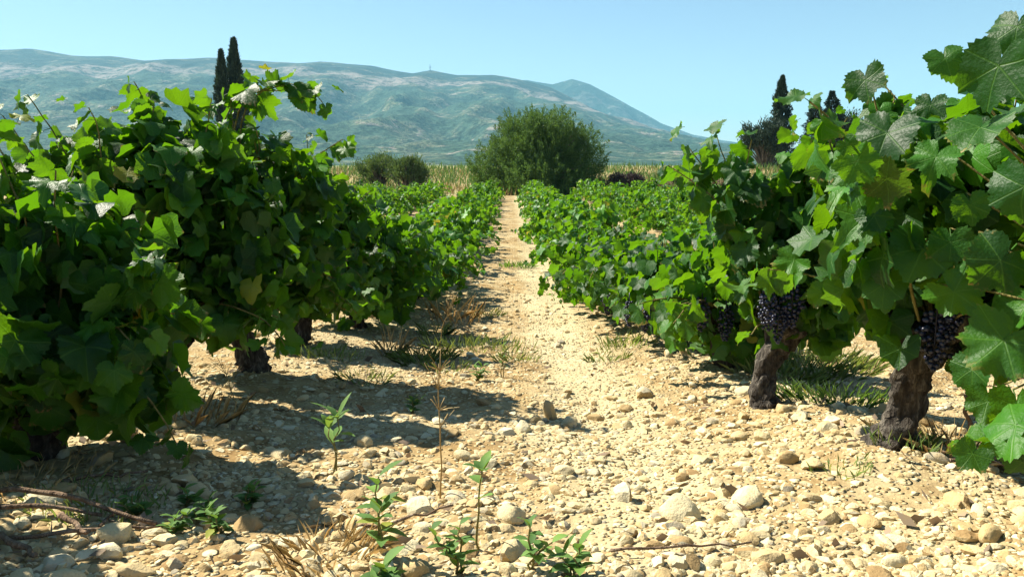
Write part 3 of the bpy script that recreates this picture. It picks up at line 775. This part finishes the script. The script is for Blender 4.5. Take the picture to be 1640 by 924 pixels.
bush('dry_shrub', 12.0, 44, 0.9, 0.5, 0.42, 20, 2200, 0.18, 0.04, M_DRYSH, 'dry brownish shrub beyond the vines nearest the tall right trees', 'bush', 12, up=0.4, group='dry shrubs')
bush('green_shrub', 9.4, 47, 1.2, 0.6, 0.55, 26, 3200, 0.18, 0.05, M_BUSH, 'green shrub in dry grass left of the small conifer', 'bush', 11, up=0.4)

def conifer(name, x, y, h, w, seed, label, group=None, shape='cypress', n=13000):
    rng = np.random.default_rng(seed); z0 = gz(x, y)
    root = link(name, None, loc=(x, y, z0)); tag(root, label, 'tree', group)
    link('trunk', MB_tube([(0, 0, -0.1), (0.02, 0, h * 0.5), (0, 0, h * 0.92)], [w * 0.10, w * 0.06, 0.02]), root)
    t = rng.random(n) ** 0.8
    if shape == 'cypress':
        prof = np.interp(t, [0, 0.06, 0.2, 0.45, 0.75, 0.93, 1], [0.5, 0.85, 1.0, 0.90, 0.58, 0.22, 0.02])
    else:
        prof = np.interp(t, [0, 0.12, 0.2, 0.5, 0.8, 1], [0.1, 0.5, 1.0, 0.72, 0.35, 0.03]) * (0.70 + 0.45 * np.abs(np.sin(t * h * 3.0)))
    a = rng.uniform(0, 2 * math.pi, n)
    lump = 1 + 0.46 * np.sin(a * 3 + t * 17 + seed) * np.sin(t * 23 + a * 2) + 0.22 * np.sin(a * 4 - t * 40 + seed)
    r = prof * w * 0.5 * lump * np.sqrt(rng.uniform(0.25, 1, n))
    q = np.stack([r * np.cos(a), r * np.sin(a), t * h], -1)
    o = np.stack([np.cos(a), np.sin(a), np.zeros(n)], -1)
    D = o * (0.35 if shape == 'cypress' else 0.85) + np.array((0, 0, 0.9 if shape == 'cypress' else 0.1)) + rng.normal(size=(n, 3)) * 0.25; D /= np.linalg.norm(D, axis=1)[:, None]
    mb = MB(); mb.add(*leaf_cards(rng, q, D, 0.030 * h * rng.uniform(0.6, 1.3, n), 0.010 * h))
    tag(link('crown', mb.mesh('crown', M_CYP), root), kind='stuff')
def MB_tube(P, r):
    mb = MB(); mb.add(*tube(P, r, 7)); return mb.mesh('trunk', M_WOOD)
GC = 'cypresses behind the vineyard'
conifer('cypress_tree', -24.9, 71, 9.9, 1.45, 1, 'slim dark cypress above the arching shoot, shorter one on the left of the pair', GC)
conifer('cypress_tree', -24.1, 72, 11.0, 1.8, 2, 'tall dark cypress above the arching shoot, right one of the pair', GC)
conifer('cypress_tree', 23.6, 72, 7.9, 1.9, 3, 'dark cypress behind the pointed vine tip on the right', GC)
conifer('conifer_tree', 25.9, 70, 6.0, 2.8, 4, 'dark pointed conifer right of the cypress, left one of two', 'conifers behind the right vines', 'fir')
conifer('conifer_tree', 27.6, 71, 6.6, 3.0, 5, 'dark layered conifer behind the big vine leaf, right one of two', 'conifers behind the right vines', 'fir')
conifer('conifer_tree', 17.0, 70, 2.7, 1.35, 6, 'small lone conifer in the dry strip before the hill foot', None, 'fir', 3000)
conifer('cypress_tree', 33.0, 72, 6.6, 1.8, 7, 'dark cypress mostly hidden by the big vine leaves on the right', GC)
bush('pine_tree', 21.4, 69, 1.9, 1.8, 2.3, 46, 9000, 0.34, 0.07, M_CYP, 'dark bushy pine left of the right-hand cypress', 'tree', 14, up=0.3, cr=0.26)
bush('pine_tree', 29.5, 74, 2.4, 2.0, 3.2, 46, 9000, 0.34, 0.07, M_CYP, 'dark spreading pine behind the right-hand vines', 'tree', 15, up=0.3, cr=0.26)

def grass_field(name, seed, n, x0, x1, y0, y1, hmin, hmax, w, material, keep=None):
    rng = np.random.default_rng(seed)
    X = rng.uniform(x0, x1, n); Y = rng.uniform(y0, y1, n)
    k = np.array([mnoise.noise((a * 0.25, b * 0.25, seed)) for a, b in zip(X, Y)]) > -0.15
    X, Y = X[k], Y[k]
    Z = np.array([gz(a, b) - 0.02 for a, b in zip(X, Y)]); n = len(X)
    D = rng.normal(size=(n, 3)) * 0.25 + np.array((0, 0, 1)); D /= np.linalg.norm(D, axis=1)[:, None]
    mb = MB(); mb.add(*leaf_cards(rng, np.stack([X, Y, Z], -1), D, rng.uniform(hmin, hmax, n), w, 0.1))
    tag(link(name, mb.mesh(name, material)), kind='stuff')
    return bpy.data.objects[name]
tag(grass_field('dry_grass', 21, 24000, -26, 30, 38.0, 68, 0.2, 0.6, 0.04, M_DRYFAR), 'tall straw-coloured grass beyond the vine field', 'grass')
tag(grass_field('green_weeds', 22, 16000, -26, 30, 39, 70, 0.25, 0.95, 0.07, M_BUSH), 'green weeds mixed into the straw-coloured grass', 'weeds')

# ------------------------------------------------------------------ stones
def stone_shape(seed, src, flat=None):
    rng = random.Random(seed); V = src[0].copy()
    s = np.array((rng.uniform(0.9, 1.35), rng.uniform(0.7, 1.0), flat or rng.uniform(0.5, 0.8)))
    off = rng.uniform(0, 99)
    # broken faces: clip by a few planes
    for _ in range(rng.randrange(4, 8)):
        n = nrm([rng.gauss(0, 1) for _ in range(3)]); d = rng.uniform(0.55, 0.85); dist = V @ n
        V = V - np.outer(np.maximum(dist - d, 0) * 0.96, n)
    k = np.array([1 + 0.16 * mnoise.noise((v[0] * 1.3 + off, v[1] * 1.3, v[2] * 1.3)) + 0.06 * mnoise.noise((v[0] * 4 + off, v[1] * 4, v[2] * 4)) for v in V])
    return V * k[:, None] * s
HERO = [mesh_np('stone', stone_shape(600 + i, ICO3), ICO3[1], M_STONE, True) for i in range(16)]
for me in HERO: me.set_sharp_from_angle(angle=R(24))
PEB2 = [stone_shape(700 + i, ICO2) for i in range(24)]
PEB1 = [stone_shape(800 + i, ICO1) for i in range(24)]

HEROES = [  # x, y, radius, mesh, label
    (0.15, 3.07, 0.050, 0, 'upright egg-shaped cream stone in the middle of the path'),
    (0.225, 2.99, 0.046, 1, 'rounded cream stone leaning just right of the upright egg-shaped stone'),
    (1.06, 1.80, 0.046, 2, 'angular cream rock with dark underside at the lower right'),
    (0.00, 1.79, 0.050, 3, 'broad pale flat stone behind the middle green weed'),
    (-0.22, 1.83, 0.055, 4, 'slanted pale slab left of the tall dry stalk'),
    (-0.15, 2.37, 0.042, 5, 'pale blocky stone right of the shadow tip beside the dry stalk'),
    (0.78, 2.17, 0.046, 6, 'long grey stone lying slantwise on the right of the path'),
    (0.82, 2.10, 0.044, 7, 'white stone touching the long grey stone'),
    (1.02, 2.50, 0.050, 8, 'smooth pale stone left of the gnarled right trunk'),
    (-0.12, 3.30, 0.042, 9, 'tan stone left of the upright egg-shaped stone'),
    (0.28, 1.92, 0.050, 10, 'large tan stone right of the middle green weed'),
    (0.40, 1.81, 0.062, 11, 'broad white stone half buried in the lower middle of the path'),
    (0.73, 1.74, 0.042, 12, 'cream stone at the lower right of the path below the long grey stone'),
    (0.80, 1.70, 0.036, 13, 'small pale stone next to the cream stone at the lower right'),
    (0.52, 1.54, 0.048, 14, 'pale stone at the bottom edge right of the middle'),
    (0.82, 3.54, 0.036, 15, 'white flat stone in front of the third right-hand trunk'),
    (-0.60, 1.72, 0.046, 3, 'pale round stone at the edge of the lower left shadow'),
    (-0.86, 2.02, 0.048, 7, 'pale stone between the far left trunk and the green ground weeds'),
]
STONES_XY = []
for i, (x, y, r, v, lab) in enumerate(HEROES):
    r *= 0.78
    rg = random.Random(i + 31)
    o = link('stone', HERO[v], loc=(x, y, gz(x, y) + r * 0.18)); o.scale = (r, r, r)
    o.rotation_euler = (rg.uniform(-.4, .4), rg.uniform(-.4, .4), rg.uniform(0, 6.28))
    tag(o, lab, 'stone', 'loose stones on the path'); STONES_XY.append((x, y, r))
bpy.data.objects['stone'].rotation_euler = (0.1, 1.35, 0.3)
bpy.data.objects['stone'].location.z += 0.02

def region_label(x, y):
    dep = 'at the very front' if y < 1.75 else 'just behind the front weeds' if y < 2.3 else 'before the second right trunk' if y < 3.2 else 'beyond the second right trunk' if y < 4.4 else 'far up the row'
    lat = 'under the left vines' if x < -0.95 else 'left of the dry stalk' if x < -0.3 else 'in the middle of the path' if x < 0.3 else 'on the path\'s right half' if x < 0.85 else 'under the right vines'
    return dep, lat
def scatter_stones():
    rng = random.Random(9)
    cnt = 0; tries = 0; classes = {}
    while cnt < 282 and tries < 20000:
        tries += 1
        y = 1.25 + 5.2 * rng.random() ** 1.5
        x = rng.uniform(-0.68 * y - 0.2, 0.68 * y + 0.2)
        if abs(x) > 1.9: continue
        if fbm(x * 1.3, y * 1.3, 8.0, 2) < rng.uniform(-0.5, 0.25): continue
        r = rng.uniform(0.020, 0.036) if rng.random() < 0.88 else rng.uniform(0.036, 0.050)
        if any((x - a) ** 2 + (y - b) ** 2 < (r + c) ** 2 * 0.9 for a, b, c in STONES_XY): continue
        STONES_XY.append((x, y, r)); cnt += 1
        o = link('stone', HERO[rng.randrange(16)], loc=(x, y, gz(x, y) + r * rng.uniform(-0.1, 0.3))); o.scale = (r, r * rng.uniform(.8, 1.1), r * rng.uniform(.8, 1.1))
        o.rotation_euler = (rng.uniform(-.35, .35), rng.uniform(-.35, .35), rng.uniform(0, 6.28))
        dep, lat = region_label(x, y)
        sz = 'small' if r < 0.027 else 'fist-sized' if r < 0.040 else 'large'
        classes.setdefault((sz, lat, dep), []).append(o)
    for (sz, lat, dep), lst in classes.items():
        lst.sort(key=lambda o: o.location.x / o.location.y)
        for i, o in enumerate(lst):
            place = '' if len(lst) == 1 else ', leftmost' if i == 0 else f', {ORD[i]} from left'
            tag(o, f'{sz} cobble {lat}, {dep}{place}', 'stone', f'{sz} cobbles {lat}, {dep}')
scatter_stones()

def pebbles(name, shapes, faces, n, seed, rmin, rmax, ymax, pw, thr):
    rng = random.Random(seed); mb = MB(); nr = np.random.default_rng(seed)
    Vs, Fs = [], []; off = 0; c = 0
    while c < n:
        y = 1.2 + (ymax - 1.2) * rng.random() ** pw
        x = rng.uniform(-0.66 * y - 0.15, 0.66 * y + 0.15)
        if abs(x) > 2.3: continue
        dn = fbm(x * 1.6, y * 1.6, 4.0, 2)
        if dn < rng.uniform(-0.7, thr): continue
        r = rmin + (rmax - rmin) * rng.random() ** 2.2
        a = rng.uniform(0, 6.283); ca, sa = math.cos(a), math.sin(a); t = rng.uniform(-.4, .4); ct, st = math.cos(t), math.sin(t)
        Rm = np.array(((ca, -sa, 0), (sa, ca, 0), (0, 0, 1))) @ np.array(((1, 0, 0), (0, ct, -st), (0, st, ct)))
        V = (shapes[rng.randrange(len(shapes))] * r) @ Rm.T + (x, y, gz(x, y) + r * rng.uniform(-0.4, 0.2))
        Vs.append(V); Fs.append(faces + off); off += len(V); c += 1
    o = link(name, mesh_np(name, np.concatenate(Vs), np.concatenate(Fs), M_STONE, len(faces) > 20))
    if len(faces) > 20: o.data.set_sharp_from_angle(angle=R(22))
    return tag(o, None, None, kind='stuff')
tag(pebbles('gravel', PEB2, ICO2[1], 9500, 41, 0.008, 0.027, 11, 1.7, 0.40), 'loose cream limestone gravel strewn over the path', 'gravel')
tag(pebbles('fine_gravel', PEB1, ICO1[1], 24000, 42, 0.004, 0.012, 6.5, 1.5, 0.35), 'fine pale stone chips between the larger stones', 'gravel')

# ------------------------------------------------------------------ weeds, grass tufts, stalks, prunings
def lance(L, W, rng, bend):
    """lance-shaped leaf along +Y, 2 cross folds"""
    ys = [0, .25, .55, .8, 1]; ws = [.15, .8, 1, .6, 0]; V, F = [], []
    for y, w in zip(ys, ws):
        z = -bend * y * y * L
        V += [(-w * W / 2, y * L, z + .12 * W * w), (0, y * L, z), (w * W / 2, y * L, z + .12 * W * w)]
    for i in range(4):
        for j in range(2):
            a = i * 3 + j; F += [(a, a + 1, a + 4), (a, a + 4, a + 3)]
    return np.array(V), np.array(F)
def rot_to(d, up):
    d = nrm(d); n = nrm(np.asarray(up, float) - d * np.dot(up, d)); s = np.cross(d, n); return np.stack([s, d, n], -1)
def weed(x, y, h, nstem, leafL, leafW, label, seed, spread=0.25, group='green weeds on the path', mat_=None, cluster=False, name='weed'):
    rng = random.Random(seed); root = link(name, None, loc=(x, y, gz(x, y) - 0.01)); tag(root, label, 'weed', group)
    for k in range(nstem):
        az = rng.uniform(0, 6.283); hh = h * rng.uniform(0.6, 1.0) if k else h; sp = spread * rng.uniform(0.3, 1) * (0.25 if k == 0 else 1)
        P = [np.array((sp * hh * t * t * math.cos(az), sp * hh * t * t * math.sin(az), hh * t)) for t in np.linspace(0, 1, 7)]
        P = [p + np.array([rng.gauss(0, .004) for _ in range(3)]) for p in P]
        V, F = tube(P, np.linspace(0.0030, 0.0015, 7), 5); link('stem', mesh_np('stem', V, F, M_SHOOT, True), root)
        nl = 9 if not cluster else 7
        for i in range(nl):
            t = (0.25 + 0.75 * (i + 1) / nl) if not cluster else (1.0 if i < 5 else rng.uniform(.4, .9))
            p = np.array([np.interp(t, np.linspace(0, 1, 7), [q[c] for q in P]) for c in range(3)])
            a = i * 2.4 + rng.uniform(-.3, .3); el = rng.uniform(0.15, 0.7) + (0.5 if t > 0.9 else 0)
            d = (math.cos(a) * math.cos(el), math.sin(a) * math.cos(el), math.sin(el))
            LV, LF = lance(leafL * rng.uniform(.6, 1.15), leafW * rng.uniform(.8, 1.15), rng, rng.uniform(0.1, 0.5))
            link('leaf', mesh_np('weed_leaf', LV @ rot_to(d, (0, 0, 1)).T + p, LF, mat_ or M_WEED, True), root)
    return root
weed(-0.49, 2.14, 0.17, 2, 0.075, 0.024, 'bright green seedling with upright narrow leaves standing in front of the shadow', 1, 0.1, cluster=True)
weed(-0.07, 1.60, 0.19, 1, 0.048, 0.024, 'thin-stemmed weed with a leafy green top in the middle of the path', 2, 0.15, cluster=True)
weed(-0.27, 1.53, 0.17, 2, 0.055, 0.024, 'leaning bare-stemmed weed left of the bottom middle', 3, 0.6)
weed(-0.10, 1.47, 0.11, 3, 0.040, 0.018, 'low spreading green weed at the bottom middle', 4, 0.9)
weed(0.04, 1.46, 0.11, 2, 0.040, 0.019, 'green weed at the bottom edge just right of the middle', 5, 0.5)
weed(0.12, 1.42, 0.08, 2, 0.045, 0.022, 'broad-leaved green weed at the bottom edge, rightmost of the front weeds', 6, 0.6)
weed(-0.24, 1.40, 0.05, 3, 0.05, 0.028, 'yellow-green weed patch at the bottom edge, leftmost of the front weeds', 7, 0.9)
weed(-0.40, 3.10, 0.07, 3, 0.04, 0.018, 'tiny green weed between the two shadow bands', 8, 0.6)
weed(-0.17, 3.84, 0.09, 4, 0.045, 0.018, 'small dark green weed behind the egg-shaped stone', 9, 0.9)
weed(-0.05, 3.95, 0.20, 2, 0.035, 0.010, 'thin upright green weed stem behind the stones of the path', 10, 0.2)
for k, (wx, wy) in enumerate([(-0.80, 1.86), (-0.72, 1.78), (-0.66, 1.90), (-0.76, 1.70), (-0.64, 1.66), (-0.88, 1.78)]):
    weed(wx, wy, 0.055, 3, 0.034, 0.019, 'low dark green ground weed in the lower left shadow, ' + ('second from the left', 'middle one of the nearer side', 'farthest to the back right', 'nearest but one to the prunings', 'nearest to the camera', 'leftmost beside the grass patch')[k], 20 + k, 1.0, group='ground weeds in the lower left shadow')

def tuft(x, y, h, n, rad, material, label, seed, w=0.004, group='grass tufts on the path', lean=0.35, name='grass_tuft'):
    rng = np.random.default_rng(seed); mb = MB()
    a = rng.uniform(0, 6.283, n); r = rad * np.sqrt(rng.random(n)); X, Y = r * np.cos(a), r * np.sin(a)
    zb = gz(x, y)
    Z = np.array([gz(x + p, y + q) - zb - 0.006 for p, q in zip(X, Y)])
    D = np.stack([np.cos(a), np.sin(a), np.zeros(n)], -1) * lean * rng.random(n)[:, None] + np.array((0, 0, 1)) + rng.normal(size=(n, 3)) * 0.25
    D /= np.linalg.norm(D, axis=1)[:, None]
    mb.add(*leaf_cards(rng, np.stack([X, Y, Z], -1), D, h * rng.uniform(0.4, 1.1, n), w, 0.25))
    o = link(name, mb.mesh(name, material), loc=(x, y, zb)); return tag(o, label, 'grass', group)
tuft(-0.50, 4.42, 0.15, 240, 0.16, M_GRASS, 'pale green grass clump beside the left row at the path edge', 1, 0.0022, lean=0.9)
tuft(-0.70, 4.6, 0.28, 40, 0.06, M_DRY, 'orange-brown dry blades in the pale green clump beside the left row', 2, 0.004)
tuft(-0.42, 6.1, 0.34, 60, 0.20, M_DRY, 'tall straw-coloured grass at the left edge of the path', 3, 0.0022)
tuft(-0.30, 5.1, 0.14, 160, 0.30, M_GRASS, 'thin grass scattered in the middle of the path behind the pale clump', 4, 0.003)
tuft(-0.15, 4.8, 0.14, 130, 0.30, M_GRASS, 'short sparse grass in the middle of the path', 5, 0.003)
tuft(0.05, 11.0, 0.16, 120, 0.24, M_WEED, 'lone green tuft far up in the middle of the path', 6, 0.016)
tuft(1.56, 4.2, 0.16, 700, 0.36, M_GRASS, 'thick green grass behind the right-hand trunks', 7, 0.0028, lean=0.9)
tuft(1.28, 3.75, 0.16, 200, 0.22, M_GRASS, 'green grass patch between the second and first right trunks', 8, 0.0025, lean=0.9)
tuft(1.16, 2.28, 0.10, 140, 0.11, M_GRASS, 'green grass at the foot of the near right trunk', 9, 0.003)
tuft(1.28, 2.26, 0.14, 140, 0.16, M_DRY, 'dry grass tangle right of the gnarled trunk', 10, 0.003, lean=1.2)
tuft(-1.00, 1.83, 0.06, 260, 0.16, M_GRASS, 'short green grass patch above the prunings at the lower left', 11, 0.004)
tuft(-1.28, 2.0, 0.07, 160, 0.20, M_DRY, 'dry grass at the left edge below the vine', 12, 0.003, lean=1.0)
tuft(-1.12, 2.72, 0.18, 90, 0.14, M_DRY, 'dry stalks in the sunny gap between the far left trunks', 13, 0.002, lean=0.7)
tuft(-0.38, 1.55, 0.09, 160, 0.11, M_DRY, 'dry grey grass tangle left of the front weeds', 14, 0.0018, lean=1.2)
tuft(0.88, 2.05, 0.05, 70, 0.08, M_GRASS, 'small green tuft right of the long grey stone', 15, 0.004)
tuft(0.72, 5.0, 0.14, 120, 0.20, M_GRASS, 'green grass under the fourth vine of the right row', 16, 0.005)
tuft(-1.0, 4.35, 0.12, 120, 0.18, M_GRASS, 'green grass between trunks of the left row', 17, 0.005)

for k, (gx, gy, gh, where) in enumerate([(-0.72, 3.75, .10, 'in the sunny stripe left of the small dark weed'), (-0.55, 5.6, .16, 'under the last tall dark vine on the left'), (-0.35, 4.15, .10, 'just in front of the pale grass clump'),
                                 (0.02, 4.4, .09, 'in the middle of the path behind the thin upright weed'), (0.55, 4.5, .10, 'right of the path before the fourth right vine'), (-0.2, 6.6, .12, 'in the path beyond the straw-coloured grass')]):
    tuft(gx, gy, gh, 90, 0.12, M_GRASS, f'sparse little green tuft {where}', 60 + k, 0.0024, lean=0.9)
tuft(1.32, 3.15, 0.12, 360, 0.24, M_WEED, 'fresh green grass in the gap between the two nearest right trunks', 70, 0.003, lean=0.9)

def stalk(x, y, h, label, seed, lean):
    rng = random.Random(seed); root = link('dry_stalk', None, loc=(x, y, gz(x, y) - 0.01)); tag(root, label, 'stalk', 'dry stalks')
    P = [np.array((lean * h * t * t, 0, h * t)) + np.array([rng.gauss(0, .003) for _ in range(3)]) for t in np.linspace(0, 1, 9)]
    V, F = tube(P, np.linspace(0.0026, 0.0010, 9), 5); link('stem', mesh_np('stem', V, F, M_DRY, True), root)
    mb = MB()
    for i in range(26):
        t = rng.uniform(0.55, 1.0); p = P[min(8, int(t * 8))]
        d = nrm((rng.gauss(0, .6), rng.gauss(0, .6), rng.uniform(.3, 1))); L = rng.uniform(.03, .08)
        mb.add(*tube([p, p + d * L * .5, p + d * L + (0, 0, -.004)], [.0010, .0008, .0012], 3))
    link('seed_head', mb.mesh('seed_head', M_DRY), root)
stalk(-0.185, 1.95, 0.40, 'tall thin dry stalk rising from the stones in the middle of the path', 3, 0.02)
stalk(-0.46, 5.0, 0.36, 'dry orange stalk at the left path edge beside the grass clump', 4, 0.3)
stalk(-1.03, 2.9, 0.22, 'short leaning straw stalk in front of the left shadow', 5, -0.25)

def twig(pts, r, label, group='vine prunings on the ground', seed=0):
    rng = random.Random(seed); P = []
    pts = np.array(pts, float)
    for i in range(len(pts) - 1):
        for t in np.linspace(0, 1, 5)[: 5 if i == len(pts) - 2 else 4]:
            p = pts[i] * (1 - t) + pts[i + 1] * t
            P.append((p[0] + rng.gauss(0, .004), p[1] + rng.gauss(0, .004), gz(p[0], p[1]) + p[2] + rng.gauss(0, .003)))
    rad = [r * (1 - 0.45 * i / len(P)) * (1.25 if i % 4 == 0 else 1) for i in range(len(P))]
    V, F = tube(P, rad, 6); o = link('twig', mesh_np('twig', V, F, M_TWIG, True)); tag(o, label, 'twig', group)
twig([(-1.25, 1.80, .03), (-1.05, 1.76, .045), (-0.80, 1.70, .02)], .007, 'long pruned cane lying uppermost in the pile at lower left', seed=1)
twig([(-1.22, 1.70, .02), (-1.05, 1.71, .03), (-0.93, 1.73, .02)], .006, 'pruned cane just below the uppermost cane at lower left', seed=2)
twig([(-1.00, 1.68, .03), (-0.93, 1.63, .02), (-0.90, 1.61, .02)], .007, 'short thick pale twig crossing the pile at lower left', seed=3)
twig([(-1.06, 1.58, .015), (-0.94, 1.61, .02), (-0.78, 1.72, .02)], .005, 'curved thin cane along the near side of the pile at lower left', seed=4)
twig([(-1.12, 1.60, .02), (-1.0, 1.53, .03), (-0.94, 1.49, .02)], .008, 'thick pale stick at the lower left corner', seed=5)
twig([(-0.90, 1.66, .02), (-0.90, 1.72, .03)], .004, 'tiny forked twig in the middle of the lower left pile', seed=6)
twig([(-1.15, 1.95, .015), (-1.05, 2.0, .02), (-0.98, 2.06, .015)], .005, 'dark twig on the stones above the lower left grass', seed=7)
twig([(1.30, 2.16, .0), (1.285, 2.16, .10), (1.25, 2.15, .20)], .008, 'upright bare stick standing right of the gnarled trunk', seed=8)
twig([(1.28, 2.17, .02), (1.42, 2.22, .035), (1.62, 2.26, .02)], .009, 'thick grey stick lying towards the right edge', seed=9)
twig([(1.20, 2.10, .015), (1.30, 2.15, .04), (1.44, 2.14, .02)], .005, 'thin cane crossing below the upright stick', seed=10)
twig([(1.18, 2.20, .02), (1.30, 2.10, .04), (1.36, 2.02, .015)], .004, 'dark thin cane slanting down from the upright stick', seed=11)
twig([(1.36, 2.28, .02), (1.46, 2.18, .04), (1.55, 2.12, .02)], .005, 'brown cane crossing the thick grey stick', seed=12)
twig([(0.20, 1.52, .015), (0.36, 1.55, .02), (0.5, 1.60, .015)], .003, 'thin pale straw twig at the bottom right of the front weeds', seed=13)
twig([(-0.35, 1.68, .015), (-0.25, 1.72, .02), (-0.14, 1.78, .015)], .004, 'thin twig lying left of the leafy thin-stemmed weed', seed=14)

def litter():
    rng = random.Random(5); nr = np.random.default_rng(5); mb = MB(); n = 420; C = []
    for _ in range(n):
        sd = rng.choice((-1, 1)); y = 1.5 + 4.5 * rng.random() ** 1.4; x = (sd * rng.gauss(1.12, 0.25)) if rng.random() < 0.75 else rng.uniform(-.9, .9); C.append((x, y, gz(x, y) + 0.008))
    D = nr.normal(size=(n, 3)); D[:, 2] = np.abs(D[:, 2]) * 0.15; D /= np.linalg.norm(D, axis=1)[:, None]
    mb.add(*leaf_cards(nr, np.array(C), D, nr.uniform(.02, .06, n), nr.uniform(.004, .03, n), -0.1))
    tag(link('leaf_litter', mb.mesh('leaf_litter', M_DRYSH)), 'fallen brown vine leaves and straw under the rows', 'leaf litter', kind='stuff')
litter()
print('individual leaves', N_LEAF[0], 'objects', len(bpy.data.objects))
